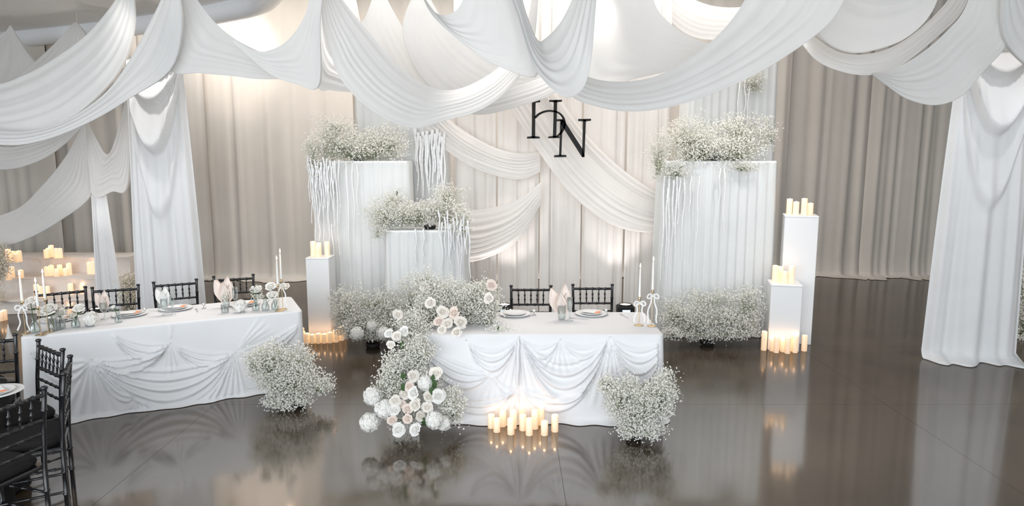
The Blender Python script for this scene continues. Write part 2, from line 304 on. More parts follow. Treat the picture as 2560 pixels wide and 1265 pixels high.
# ------------------------------------------------------------------ draped swags
AMPK = 0.7
def swag(name, label, up, lo, folds=6, amp=0.12, belly=0.1, mat='drape', seed=1, group=None, curl=0.12, nu=56, nv=34, cat='drape', ties=(), parent=None, warp=0.5):
    rnd = random.Random(seed); U = crom([at(*p) for p in up], nu); Lw = crom([at(*p) for p in lo], nu)
    ph = [rnd.uniform(0, 6.28) for _ in range(8)]; P = []
    T = np.gradient(U*0.5+Lw*0.5, axis=0); D = Lw-U; N = np.cross(T, D); N /= (np.linalg.norm(N, axis=1)[:, None]+1e-9)
    for i in range(nu):
        if N[i][1] > 0: N[i] = -N[i]
    W = np.linalg.norm(D, axis=1)
    for j in range(nv+5):
        v = min(1, j/nv); x = max(0, j-nv)/5.0; row = []
        vw = v+warp*0.08*math.sin(2*PI*v*1.3+ph[0])
        for i in range(nu):
            u = i/(nu-1)
            f = 2*PI*folds*vw+0.8*math.sin(2*PI*u+ph[1])
            k = 0.5+0.5*math.sin(2*PI*(v*1.7+u*0.4)+ph[2])
            fd = (AMPK if name == 'ceiling_swag' else 1.35)*amp*W[i]/folds*((0.35+0.65*k)*math.sin(f)+0.4*math.sin(2.1*f+ph[3]+1.5*u)*(1-k))*math.sin(PI*min(1, max(0, v*1.02)))**0.25
            p = U[i]+D[i]*v+N[i]*fd+np.array([0, -1, -0.15])*belly*W[i]*math.sin(PI*v)
            if x > 0: p = p+np.array([0, curl*W[i]*x, 0.35*curl*W[i]*x*x])+0*p
            row.append(tuple(p))
        P.append(row)
    mb = MB(); mb.grid(P)
    if parent is not None: return build(name, mb, M[mat], parent)
    if ties:
        base = Vector((float(np.mean(U[:, 0])), float(np.mean(U[:, 1])), float(Lw[:, 2].min()))); t = thing(name, label, cat, base, 0, group); build('cloth', mb, M[mat], t)
        for q in ties:
            p = at(*q); m2 = MB(); m2.stick(p-Vector((0, 0, .03)), (p.x, p.y, 5.45 if p.x > -4 else max(p.z+.05, 4.42)), [(0, .003), (1, .003)], 5); build('tie_wire', m2, M['silver'], t)
        return t
    return tag(build(name, mb, M[mat]), label, cat, group)
GD = 'white chiffon swags hung below the ceiling'
def S(label, up, lo, **k):
    k.setdefault('group', GD); return swag('ceiling_swag', label, up, lo, **k)
# A and B: near left
S('wide pale ceiling swag sweeping from upper left peak down to the left photo edge', [(318, -60, 6.9), (285, 5, 6.9), (215, 88, 6.9), (130, 150, 6.9), (60, 188, 6.9), (-20, 212, 6.9), (-150, 200, 6.9), (-260, 110, 6.9), (-320, -20, 6.9)],
  [(330, -60, 6.8), (335, 60, 6.8), (300, 170, 6.7), (220, 262, 6.6), (130, 318, 6.6), (0, 340, 6.6), (-150, 315, 6.6), (-270, 190, 6.7), (-322, -20, 6.85)], folds=5, amp=0.10, belly=0.06, seed=1, ties=((324, -60, 6.85), (-321, -20, 6.88)))
S('narrow cool white swag band under the wide one at upper left', [(428, -60, 6.4), (385, 35, 6.4), (310, 172, 6.4), (240, 252, 6.4), (130, 314, 6.4), (0, 326, 6.4), (-180, 280, 6.4), (-300, 150, 6.4), (-350, 0, 6.4)],
  [(440, -60, 6.3), (455, 60, 6.3), (428, 172, 6.3), (330, 242, 6.3), (230, 302, 6.3), (110, 350, 6.3), (0, 362, 6.3), (-180, 325, 6.3), (-310, 180, 6.35), (-352, 0, 6.4)], folds=4, amp=0.12, belly=0.08, seed=2, ties=((434, -60, 6.35), (-351, 0, 6.4)))
S('shallow swag between the two peaks left of top centre, above the left column', [(452, -60, 6.5), (490, -5, 6.5), (530, 48, 6.5), (580, 92, 6.5), (640, 125, 6.5), (700, 150, 6.55), (770, 175, 6.6)],
  [(438, -60, 6.4), (425, 60, 6.4), (425, 174, 6.4), (500, 183, 6.4), (580, 190, 6.4), (650, 198, 6.4), (760, 196, 6.5)], folds=6, amp=0.08, belly=0.05, seed=3, ties=((445, -60, 6.45),))
S('tapered white swag hanging left from the peak at x one third', [(778, -60, 6.2), (765, 30, 6.2), (720, 100, 6.2), (665, 128, 6.2), (625, 122, 6.25), (585, 100, 6.3)],
  [(812, -60, 6.15), (800, 60, 6.15), (797, 214, 6.15), (740, 210, 6.15), (680, 188, 6.15), (620, 140, 6.25), (582, 104, 6.3)], folds=6, amp=0.09, belly=0.04, seed=4, ties=((795, -60, 6.2),))
S('lit white swag tail peeking out right of the tapered swag', [(800, 20, 6.9), (815, 120, 6.9), (850, 165, 6.9), (900, 190, 6.9)], [(790, 20, 6.9), (790, 205, 6.9), (830, 226, 6.9), (905, 232, 6.9)], folds=3, amp=0.1, seed=5)
# G: inner triangles
S('warm inner swag with a pointed peak left of centre, behind the big dip', [(948, -40, 8.3), (985, 30, 8.3), (1035, 120, 8.3), (1090, 210, 8.3), (1200, 250, 8.3)], [(942, -40, 8.3), (915, 40, 8.3), (890, 95, 8.3), (960, 235, 8.2), (1100, 290, 8.2), (1200, 275, 8.2)], folds=7, amp=0.08, belly=0.03, seed=6, ties=((945, -40, 8.3),))
S('warm inner swag right of the pointed peak, behind the bluish swag', [(1056, -40, 8.0), (1110, 50, 8.0), (1200, 130, 8.0), (1290, 175, 8.0), (1420, 190, 8.0)], [(1044, -40, 8.0), (1006, 72, 8.0), (1050, 190, 7.9), (1150, 265, 7.9), (1280, 262, 7.9), (1420, 215, 7.9)], folds=8, amp=0.08, belly=0.03, seed=7, ties=((1050, -40, 8.0),))
S('deepest swag dipping left of the monogram in front of the tall sheer box', [(815, -60, 6.4), (868, 15, 6.4), (930, 90, 6.45), (1000, 170, 6.5), (1070, 215, 6.6), (1130, 225, 6.7), (1190, 205, 6.8), (1255, 160, 6.9), (1310, 80, 7.0), (1340, -60, 7.0)],
  [(800, -60, 6.3), (806, 60, 6.3), (828, 140, 6.3), (850, 195, 6.3), (905, 258, 6.3), (975, 303, 6.3), (1040, 320, 6.35), (1110, 302, 6.4), (1195, 278, 6.5), (1270, 225, 6.6), (1330, 130, 6.7), (1350, -60, 6.8)], folds=7, amp=0.13, belly=0.06, seed=8, nu=70, ties=((808, -60, 6.35),))
S('thin warm swag edge running just above the monogram letters', [(1130, 230, 7.5), (1200, 236, 7.5), (1290, 215, 7.5), (1380, 180, 7.5), (1480, 110, 7.5)], [(1130, 270, 7.5), (1200, 287, 7.5), (1290, 268, 7.5), (1390, 232, 7.5), (1500, 150, 7.5)], folds=4, amp=0.12, seed=9)
# F, H, I: near centre
S('near bluish white swag with a rounded dip at top centre', [(1042, -60, 5.5), (1066, 5, 5.5), (1090, 32, 5.5), (1118, 37, 5.5), (1146, 20, 5.5), (1165, -20, 5.5), (1180, -60, 5.5)],
  [(1034, -60, 5.4), (1075, 30, 5.4), (1130, 86, 5.4), (1200, 141, 5.4), (1265, 173, 5.4), (1340, 192, 5.4), (1345, 120, 5.4), (1312, 20, 5.4), (1295, -60, 5.4)], folds=6, amp=0.07, belly=0.06, seed=10, ties=((1040, -60, 5.45), (1240, -60, 5.45)))
S('narrow swag twisted into a steep V above the monogram', [(1292, -60, 5.35), (1318, 40, 5.35), (1343, 98, 5.4), (1362, 97, 5.5), (1400, 58, 5.6), (1430, 0, 5.6), (1450, -60, 5.6)],
  [(1255, -60, 5.2), (1296, 50, 5.2), (1332, 160, 5.2), (1375, 218, 5.2), (1418, 244, 5.2), (1458, 222, 5.25), (1478, 150, 5.3), (1488, 40, 5.3), (1495, -60, 5.3)], folds=5, amp=0.13, belly=0.05, seed=11, ties=((1275, -60, 5.3), (1475, -60, 5.4)))
S('pale beige translucent panel hanging between the steep V and the big right swag', [(1620, -60, 6.9), (1642, 20, 6.9), (1690, 70, 6.9), (1740, 98, 6.9), (1800, 112, 6.9), (1860, 105, 6.9)], [(1478, -60, 6.8), (1474, 60, 6.8), (1466, 195, 6.8), (1540, 205, 6.8), (1620, 190, 6.8), (1690, 172, 6.8), (1780, 140, 6.8), (1860, 115, 6.8)], folds=6, amp=0.05, belly=0.04, seed=12, ties=((1550, -60, 6.85),))
S('big curved swag sweeping up to the right beside the monogram', [(1425, 120, 6.1), (1455, 180, 6.1), (1500, 200, 6.1), (1570, 203, 6.1), (1640, 190, 6.1), (1720, 150, 6.1), (1795, 88, 6.1), (1850, 20, 6.1), (1890, -60, 6.1)],
  [(1415, 150, 5.9), (1425, 235, 5.9), (1490, 266, 5.9), (1570, 279, 5.9), (1665, 270, 5.9), (1780, 235, 5.9), (1900, 180, 5.9), (2010, 110, 5.9), (2090, 40, 5.9), (2140, -60, 5.9)], folds=5, amp=0.12, belly=0.07, seed=13, nu=70, ties=((1990, -60, 6.0),))
S('bright lit back swag glimpsed at the top right of centre', [(1630, -80, 9.3), (1700, -20, 9.3), (1790, 16, 9.3), (1890, 8, 9.3), (1960, -60, 9.3)], [(1610, -80, 9.2), (1650, 20, 9.2), (1720, 88, 9.2), (1810, 100, 9.2), (1900, 80, 9.2), (1980, -60, 9.2)], folds=6, amp=0.12, seed=14)
S('bright white back swag seen through the gap above the steep V', [(1360, -80, 9.6), (1310, 20, 9.6), (1300, 120, 9.6), (1300, 230, 9.6)], [(1395, -80, 9.5), (1435, 40, 9.5), (1470, 130, 9.5), (1490, 230, 9.5)], folds=7, amp=0.1, seed=15)
S('pale cool swag falling from the peak at upper left of the inner triangle', [(742, -80, 8.9), (780, 10, 8.9), (800, 90, 8.9), (830, 160, 8.9)], [(872, -80, 8.8), (890, 10, 8.8), (905, 80, 8.8), (930, 150, 8.8)], folds=5, amp=0.08, seed=16)
# right
S('cool grey panel at the top between the two right swags', [(2120, -80, 6.6), (2180, -70, 6.6), (2260, -70, 6.6), (2350, -80, 6.6)], [(2060, -80, 6.5), (2040, 60, 6.5), (2070, 108, 6.5), (2130, 132, 6.5), (2200, 122, 6.5), (2270, 92, 6.5), (2330, 30, 6.5), (2370, -80, 6.5)], folds=5, amp=0.06, belly=0.08, seed=17, ties=((2235, -72, 6.6),))
S('beige crescent swag below the cool grey panel on the right', [(2010, 70, 7.0), (2050, 102, 7.0), (2100, 130, 7.0), (2160, 136, 7.0), (2230, 118, 7.0), (2300, 72, 7.0), (2370, 0, 7.0), (2395, -60, 7.0)],
  [(1990, 90, 6.9), (2040, 150, 6.9), (2100, 178, 6.9), (2160, 188, 6.9), (2225, 180, 6.9), (2280, 145, 6.9), (2340, 95, 6.9), (2405, 30, 6.9), (2440, -60, 6.9)], folds=4, amp=0.12, belly=0.05, seed=18, ties=((2418, -60, 6.95),))
S('heavy grey swag dipping beside the right column top', [(2180, 182, 6.5), (2240, 170, 6.5), (2310, 128, 6.5), (2370, 75, 6.5), (2410, 25, 6.5), (2440, -60, 6.5)],
  [(2178, 184, 6.3), (2215, 212, 6.3), (2270, 248, 6.3), (2340, 263, 6.3), (2405, 240, 6.3), (2460, 178, 6.3), (2514, 115, 6.35), (2525, 40, 6.4), (2522, -60, 6.4)], folds=6, amp=0.11, belly=0.1, seed=19, ties=((2480, -60, 6.45),))
S('grey swag cut off by the upper right photo corner', [(2540, -80, 6.4), (2600, -20, 6.4), (2700, 60, 6.4), (2800, 50, 6.4), (2900, -60, 6.4)], [(2512, -80, 6.3), (2508, 60, 6.3), (2530, 125, 6.3), (2600, 185, 6.3), (2700, 230, 6.3), (2820, 170, 6.3), (2902, -60, 6.4)], folds=5, amp=0.1, seed=20, ties=((2526, -80, 6.35), (2901, -60, 6.4)))
# far left, tied to the rounded ceiling edge
S('small pointed swag hooked to the white ceiling edge at the left photo edge', [(24, 64, 10.6), (-5, 110, 10.6), (-60, 190, 10.6), (-160, 260, 10.6)], [(27, 64, 10.6), (60, 120, 10.6), (110, 200, 10.6), (90, 280, 10.6), (-40, 300, 10.6), (-160, 300, 10.6)], folds=6, amp=0.1, belly=0.02, seed=21, ties=((25, 66, 10.6),))
S('small swag hooked to the white ceiling edge, right of the pointed one', [(186, 55, 10.4), (130, 115, 10.4), (60, 175, 10.4), (-40, 235, 10.4), (-160, 270, 10.4)], [(190, 55, 10.3), (215, 90, 10.3), (230, 160, 10.3), (160, 250, 10.2), (40, 300, 10.2), (-160, 320, 10.2)], folds=8, amp=0.13, belly=0.02, seed=22, ties=((188, 57, 10.35),))
# lower left, around the narrow column
S('thin pale swag below the left sweep, ending at the narrow column knot', [(212, 300, 9.6), (150, 335, 9.6), (80, 358, 9.6), (0, 366, 9.6), (-150, 330, 9.6), (-240, 230, 9.6)], [(216, 305, 9.5), (160, 362, 9.5), (90, 405, 9.5), (0, 424, 9.5), (-150, 400, 9.5), (-242, 230, 9.6)], folds=5, amp=0.1, seed=23, ties=((-241, 230, 9.6),))
S('long ribbed swag falling left from the narrow column, over the candle steps', [(212, 300, 9.4), (168, 385, 9.4), (105, 465, 9.4), (30, 528, 9.4), (-100, 545, 9.4), (-230, 440, 9.4), (-290, 300, 9.4)], [(217, 300, 9.3), (224, 400, 9.3), (226, 488, 9.3), (150, 552, 9.3), (70, 596, 9.3), (0, 614, 9.3), (-110, 600, 9.3), (-240, 480, 9.35), (-292, 300, 9.4)], folds=11, amp=0.16, belly=0.04, seed=24, ties=((214, 300, 9.35), (-291, 300, 9.4)))
S('short hanging swag between the narrow and the wide left columns', [(217, 300, 9.2), (240, 345, 9.2), (268, 386, 9.2), (290, 340, 9.2), (316, 240, 9.2)], [(213, 300, 9.1), (222, 420, 9.1), (233, 493, 9.1), (280, 479, 9.1), (318, 462, 9.1), (324, 240, 9.1)], folds=8, amp=0.13, belly=0.04, seed=25, ties=((316, 240, 9.15),))
# swags pinned on the ivory backdrop
GB = 'ivory swags pinned on the backdrop'
swag('backdrop_swag', 'pleated blush swag on the upper left of the backdrop beside the tall box', [(1060, 225, 8.9), (1110, 285, 8.85), (1165, 330, 8.85), (1240, 370, 8.85), (1300, 383, 8.85), (1350, 380, 8.9)], [(1060, 330, 8.85), (1110, 372, 8.8), (1180, 417, 8.75), (1260, 444, 8.75), (1310, 447, 8.8), (1350, 430, 8.85)], folds=11, amp=0.28, belly=0.06, mat='backdrop', seed=31, group=GB)
swag('backdrop_swag', 'lower left backdrop swag rising from the middle box to the right', [(1080, 520, 8.85), (1180, 525, 8.85), (1260, 512, 8.85), (1310, 490, 8.85), (1352, 455, 8.9)], [(1080, 630, 8.8), (1160, 655, 8.75), (1230, 640, 8.75), (1300, 596, 8.75), (1352, 510, 8.85)], folds=9, amp=0.22, belly=0.08, mat='backdrop', seed=32, group=GB)
swag('backdrop_swag', 'wide diagonal backdrop swag running behind the monogram to the right box', [(1360, 190, 8.85), (1400, 245, 8.8), (1460, 330, 8.8), (1550, 418, 8.8), (1640, 480, 8.8), (1710, 505, 8.85)], [(1225, 190, 8.8), (1275, 270, 8.75), (1340, 370, 8.7), (1420, 478, 8.65), (1510, 552, 8.65), (1600, 580, 8.7), (1710, 575, 8.8)], folds=12, amp=0.26, belly=0.05, mat='backdrop', seed=33, group=GB)

# ------------------------------------------------------------------ folds pinned like a cowl
def foldfun(swags, fans):
    def h(s, z):
        v = 0.0
        for (a, b, s0, s1, n, amp) in swags:
            t = (s-a[0])/(b[0]-a[0])
            if 0.004 < t < 0.996:
                zl = a[1]+(b[1]-a[1])*t; q = (zl-z)/(4*t*(1-t))
                if s0 < q < s1:
                    e = (q-s0)/(s1-s0); wdt = math.sin(PI*e)**0.5; edge = min(1, 7*t, 7*(1-t))
                    v += 1.35*amp*wdt*edge*(0.55+0.45*math.sin(2*PI*n*e**0.85-PI/2))
        for (p, a0, a1, n, Rr, amp) in fans:
            dx, dz = s-p[0], z-p[1]; r = math.hypot(dx, dz); an = math.degrees(math.atan2(dx, -dz))
            if a0 < an < a1 and r < Rr:
                e = (an-a0)/(a1-a0); v += amp*math.sin(PI*e)**0.6*min(1, r/0.06)*math.sin(PI*min(1, r/Rr))**0.5*(0.5+0.5*math.sin(2*PI*n*e))*(1.1-0.7*r/Rr)
        return v
    return h
def column(name, label, pl, pr, ztop, wtop, seed, group):
    rnd = random.Random(seed); pl = Vector((*pl, 0)); pr = Vector((*pr, 0)); d = pr-pl; Wd = d.length; d.normalize(); n = Vector((d.y, -d.x, 0)); c = (pl+pr)/2
    ns, nz = 90, 110; ph = [rnd.uniform(0, 6.28) for _ in range(6)]
    a, b = (-0.5, ztop), (0.5, ztop); P = []
    zs = [ztop-(ztop-0.02)*i/nz for i in range(nz+1)]+[0.012, 0.008]
    for i, z in enumerate(zs):
        hh = (ztop-z)/ztop; wd = wtop+(Wd-wtop)*hh**0.8; row = []
        for j in range(ns+1):
            s = j/ns-0.5; t = s+0.5; tt = max(0.02, min(0.98, t)); q = (ztop-z)/(4*tt*(1-tt))
            h = 0.0
            for (q0, q1, am) in ((0.04, 0.24, .08), (0.24, 0.52, .14), (0.52, 1.12, .20), (1.12, 1.9, .07)):
                if q0 < q < q1:
                    e = (q-q0)/(q1-q0); h += am*(e**1.6 if e < 0.8 else (0.8**1.6)*(1-((e-0.8)/0.2)**2))*min(1, 5*t, 5*(1-t))
            low = min(1, max(0, (hh-0.12)/0.5))
            h += low*(0.022*math.sin(2*PI*(s*2.6+0.2*hh)+ph[0])+0.016*math.sin(2*PI*(s*5.3-0.3*hh)+ph[1]))
            h += 0.014*math.sin(2*PI*abs(s)*9+ph[2])*(abs(s)*2)**2
            h += 0.09*(1-(2*s)**2)
            if i >= nz-1: h += (0.05, 0.12, 0.20)[min(2, i-nz+1)]*(0.8+0.4*math.sin(s*9+ph[3])+0.2*math.sin(s*23+ph[4]))
            p = c+d*(s*wd)+n*h; row.append((p.x, p.y, z))
        P.append(row)
    t = thing(name, label, 'drape', (c.x, c.y, 0), 0, group)
    mb = MB(); mb.grid(P); build('cloth', mb, M['white_drape'], t)
    mb = MB(); mb.stick((c.x, c.y+.1, 0.02), (c.x, c.y+.1, ztop+.05), [(0, .025), (1, .025)]); mb.lathe([(0.22, 0), (0.22, .012), (0.03, .014)], (c.x, c.y+.1, 0), 16)
    mb.stick((c.x-wtop/2, c.y+.1, ztop+.03), (c.x+wtop/2, c.y+.1, ztop+.03), [(0, .02), (1, .02)]); build('pole', mb, M['silver'], t)
GCOL = 'white cowl-draped columns'
a0 = fl(2300, 893); b0 = fl(2535, 900); zt = at(2470, 70, 7.15).z
column('column_drape', 'tall white cowl-draped column at the right, its hem pooled on the floor', (a0.x, 7.2), (b0.x, 7.05), zt, 0.72, 3, GCOL)
a0 = at(343, 780, 8.1); b0 = at(516, 780, 8.1); zt = at(395, 150, 8.1).z
column('column_drape', 'wide white cowl-draped column behind the left table chairs', (a0.x, 8.1), (b0.x, 8.1), zt, 0.66, 4, GCOL)
a0 = at(236, 705, 9.2); b0 = at(300, 705, 9.2)
curtain('column_drape', 'narrow white hanging drape tail beside the candle steps', (a0.x-.02, 9.2), (b0.x, 9.2), 0, at(232, 488, 9.2).z, 4, 0.03, M['white_drape'], 9, GCOL, 0.1, 'drape', gather=0.45, lean=0.02)

# ------------------------------------------------------------------ sheer draped boxes
def sheer_box(label, x0, x1, y0, y1, h, seed):
    rnd = random.Random(seed); t = thing('draped_box', label, 'plinth', ((x0+x1)/2, (y0+y1)/2, 0), 0, 'sheer draped display boxes')
    mb = MB(); mb.box(x0+.06, x1-.06, y0+.06, y1-.06, 0.0, h-.02); build('core_frame', mb, M['paint'], t)
    mb = MB(); mb.box(x0-.005, x1+.005, y0-.005, y1+.005, h-.02, h+.012, .008); build('top_panel', mb, M['paint'], t)
    per = []; st = 0.016; pts = [(x0, y0), (x1, y0), (x1, y1), (x0, y1)]; nr = [(0, -1), (1, 0), (0, 1), (-1, 0)]
    for k in range(4):
        a = Vector(pts[k]); b = Vector(pts[(k+1) % 4]); L = (b-a).length; m = int(L/st)
        for i in range(m): per.append((a+(b-a)*(i/m), Vector(nr[k]), i*L/m, L))
    P = []; ph = [rnd.uniform(0, 6.28) for _ in range(5)]; acc = 0; pos = []
    for i in range(len(per)): pos.append(acc); acc += st
    for z in [h-.005, h-.05, h*.85, h*.7, h*.55, h*.4, h*.25, h*.1, 0.01]:
        g = (h-z)/h; row = []
        for (p, n, s, L), q in zip(per, pos):
            f = 2*PI*q/0.105+1.4*math.sin(q*3.1+ph[0])+0.8*math.sin(q*7.3+ph[1]+g)
            dd = 0.012+(0.010+0.012*g)*(math.sin(f)+0.5*math.sin(1.9*f+ph[2]+g*1.3))+0.03*g
            e = p+n*dd; row.append((e.x, e.y, z))
        P.append(row)
    mb = MB(); mb.grid(P, True, True); build('sheer_skirt', mb, M['sheer'], t)
    return t
sheer_box('sheer-draped box left of centre, topped by a wide spray of small white flowers', -2.50, -1.32, 8.36, 8.74, 2.18, 1)
sheer_box('tallest left sheer-draped box behind the flower-topped ones, its top under the ceiling swags', -2.05, -0.90, 8.86, 9.3, 3.25, 2)
sheer_box('low middle sheer-draped box in front of the left pair', -1.50, -0.56, 7.82, 8.2, 1.36, 3)
sheer_box('broad sheer-draped box on the right beside the candle pedestals', 1.85, 3.20, 8.06, 8.45, 2.18, 4)
sheer_box('tall sheer-draped box rising behind the broad right one', 2.26, 3.36, 8.60, 9.0, 3.55, 5)

# ------------------------------------------------------------------ pedestals
def pedestal(label, c, wdt, h, rz=0.0):
    t = thing('pedestal', label, 'pedestal', (c[0], c[1], 0), rz, 'white candle pedestals')
    mb = MB(); mb.box(-wdt/2, wdt/2, -wdt/2, wdt/2, 0, h-0.02, .004); build('body', mb, M['paint'], t, True)
    mb = MB(); mb.box(-wdt/2-.003, wdt/2+.003, -wdt/2-.003, wdt/2+.003, h-0.02, h, .005); build('top_board', mb, M['paint'], t, True)
    return h
pL = (-2.36, 8.04); HL = pedestal('white square pedestal on the left with candles on top and round its foot', pL, 0.28, 1.03)
pRt = (3.475, 7.94); HRt = pedestal('tall white pedestal on the right carrying four candles', pRt, 0.37, 1.55, R(-18))
pRs = (3.2, 7.62); HRs = pedestal('short white pedestal in front of the tall right one', pRs, 0.34, 0.78, R(-14))

# ------------------------------------------------------------------ pillar candles
def candle_meshes():
    mb = MB(); r = 0.034
    mb.lathe([(r*.96, 0), (r, .006), (r, .93), (r*.99, .985), (r*.90, 1.0), (r*.80, .985), (r*.72, .955), (r*.2, .945), (0.001, .945)], n=18)
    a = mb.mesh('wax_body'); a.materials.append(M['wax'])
    mb = MB(); mb.stick((0, 0, 0), (0, 0, .012), [(0, .002), (1, .0015)], 6); b = mb.mesh('wick'); b.materials.append(M['wick'])
    mb = MB(); mb.lathe([(0.001, 0), (.0045, .004), (.0055, .007), (.004, .01), (.001, .014)], n=10); c = mb.mesh('flame'); c.materials.append(M['flame'])
    return a, b, c
CM = candle_meshes()
def candle(loc, h, label, group, rs=1.0):
    t = thing('pillar_candle', label, 'candle', loc, 0, group)
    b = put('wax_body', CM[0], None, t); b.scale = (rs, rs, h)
    wk = put('wick', CM[1], None, t); wk.location = (0, 0, h*.945); f = put('flame', CM[2], None, wk); f.location = (0, 0, .001)
    l = light('candle_light', 'POINT', (0, 0, h+.014), 0.03, (1.0, 0.52, 0.24), size=0.008); l.parent = t
    return t
def candles(px, z, where, group, rs=1.0, ylift=None):
    """px: (x, ytop, ybase); each stands on the surface at height z"""
    px = sorted(px); n = len(px)
    for i, (x, yt, yb) in enumerate(px):
        p = fl(x, yb-3, z) if z is not None else None
        top = onplane(x, yt, p, Vector((0, 1, 0))); h = max(0.06, min(0.28, top.z-z))
        candle(p, h, '%s from left of %s lit candles %s' % (ORD[i], NUM[n], where), group, rs)
def candles_on(c, z, offs, where, group, rs=1.0):
    offs = sorted(offs); n = len(offs)
    for i, (dx, dy, h) in enumerate(offs): candle((c[0]+dx, c[1]+dy, z), h, '%s from left of %s lit candles %s' % (ORD[i], NUM[n], where), group, rs)
candles([(1228, 1036, 1072), (1242, 1046, 1082), (1257, 1028, 1068), (1283, 1025, 1073), (1305, 1018, 1060), (1277, 1046, 1088), (1307, 1037, 1078), (1323, 1046, 1090), (1337, 1025, 1074), (1352, 1018, 1064), (1361, 1053, 1090), (1387, 1037, 1081)], 0, 'on the floor before the head table', 'floor candles before the head table', 0.85)
candles_on(pL, HL, [(-0.085, 0.0, .185), (-.03, .05, .16), (-0.005, -.07, .13), (0.085, 0.01, .18)], 'on the left pedestal', 'candles on the left pedestal', 0.95)
ring = [(-0.24, -0.10, .15), (-0.20, -0.19, .13), (-0.13, -.24, .12), (-.06, -.255, .11), (0.01, -.25, .12), (.08, -.245, .115), (.145, -.23, .13), (.21, -.2, .15), (.255, -.12, .17), (0.26, -.02, .16)]
candles_on(pL, 0, ring, 'round the foot of the left pedestal', 'candles round the left pedestal foot', 1.0)
candles_on(pRt, HRt, [(-.125, .03, .19), (-.075, -.04, .16), (.015, -.06, .20), (.115, .0, .14)], 'on the tall right pedestal', 'candles on the tall right pedestal', 1.0)
candles_on(pRs, HRs, [(-.11, .02, .20), (-.035, .06, .18), (-.03, -.06, .14), (.065, -.02, .20)], 'on the short right pedestal', 'candles on the short right pedestal', 1.0)
candles([(1909, 828, 878), (1930, 848, 880), (1940, 842, 884), (1957, 850, 882), (1968, 843, 886), (1977, 836, 880), (1987, 840, 884), (2010, 838, 880)], 0, 'at the foot of the right pedestals', 'candles at the right pedestals', 0.95)

# ------------------------------------------------------------------ draped candle steps at the left
st = thing('candle_steps', 'blush-draped stepped display full of candles at the left edge', 'display', (-7.2, 9.8, 0), 0)
TZ = [0.0, 0.21, 0.46, 0.72]; TY = [9.25, 9.30, 9.72, 10.12, 10.6]; X0, X1 = -8.9, -5.95
def step_pt(x, y, z): return (x, y+0.06*(-(x-X0)/(X1-X0))*4*0+0.0, z)
prof = []
for k in range(3):
    prof += [(TY[k+1]+.015, TZ[k]+.004), (TY[k+1]+.03, TZ[k]+(TZ[k+1]-TZ[k])*.2), (TY[k+1]+.035, TZ[k]+(TZ[k+1]-TZ[k])*.4), (TY[k+1]+.035, TZ[k]+(TZ[k+1]-TZ[k])*.6), (TY[k+1]+.03, TZ[k]+(TZ[k+1]-TZ[k])*.8), (TY[k+1]+.0, TZ[k+1]-.02), (TY[k+1]-.012, TZ[k+1]-.01), (TY[k+1], TZ[k+1]), (TY[k+1]+.2, TZ[k+1])]
prof += [(10.6, .72), (10.62, .7), (10.64, .02)]
P = []; rnd = random.Random(5)
fb = foldfun([((0.0, .75), (1.5, .70), .05, .5, 4, .03), ((1.2, .46), (2.9, .5), .04, .4, 4, .03), ((0.2, .48), (1.6, .46), .05, .3, 3, .03), ((.3, .25), (2.6, .25), .03, .3, 3, .03), ((1.4, .73), (2.9, .74), .04, .3, 3, .03)], [])
for (yy, zz) in prof:
    row = []
    for j in range(121):
        x = X0+(X1-X0)*j/120; off = fb(x-X0, zz) if zz not in (TZ[1], TZ[2], TZ[3]) else 0
        row.append((x, yy-off+0.012*math.sin(x*7+zz*9)*(1 if zz not in TZ[1:] else 0.2), zz+(0.002*math.sin(x*13) if zz in TZ[1:] else 0)))
    P.append(row)
mb = MB(); mb.grid(P)
for j in (0, 120): mb.add([P[i][j] for i in range(len(P))]+[(P[0][j][0], 10.64, 0.01)], [tuple(range(len(P)+1))], False)
build('step_cloth', mb, M['blush'], st)
mb = MB()
for k in range(3): mb.box(X0+.05, X1-.05, TY[k+1]+.09, 10.58, 0.0 if k == 0 else TZ[k]-.015, TZ[k+1]-.015)
build('step_frame', mb, M['paint'], st)
GT = 'candles on the draped steps'
candles([(22, 623, 658), (34, 628, 657), (40, 635, 659), (49, 627, 657), (117, 624, 648), (123, 620, 646), (130, 613, 645), (142, 621, 648), (151, 621, 648)], .722, 'on the top draped step', GT, 1.05)
candles([(31, 667, 697), (22, 681, 703), (53, 675, 697), (118, 667, 693), (130, 663, 692), (142, 672, 694), (151, 662, 691), (165, 671, 692), (174, 658, 690), (225, 655, 688), (234, 654, 688)], .462, 'on the middle draped step', GT, 1.05)
candles([(93, 711, 744), (101, 716, 746), (119, 716, 743), (178, 709, 740), (207, 712, 738)], .212, 'on the lowest draped step', GT, 1.05)
candles([(4, 779, 805), (12, 775, 803), (162, 757, 786), (176, 762, 788)], 0, 'on the floor below the draped steps', GT, 1.05)

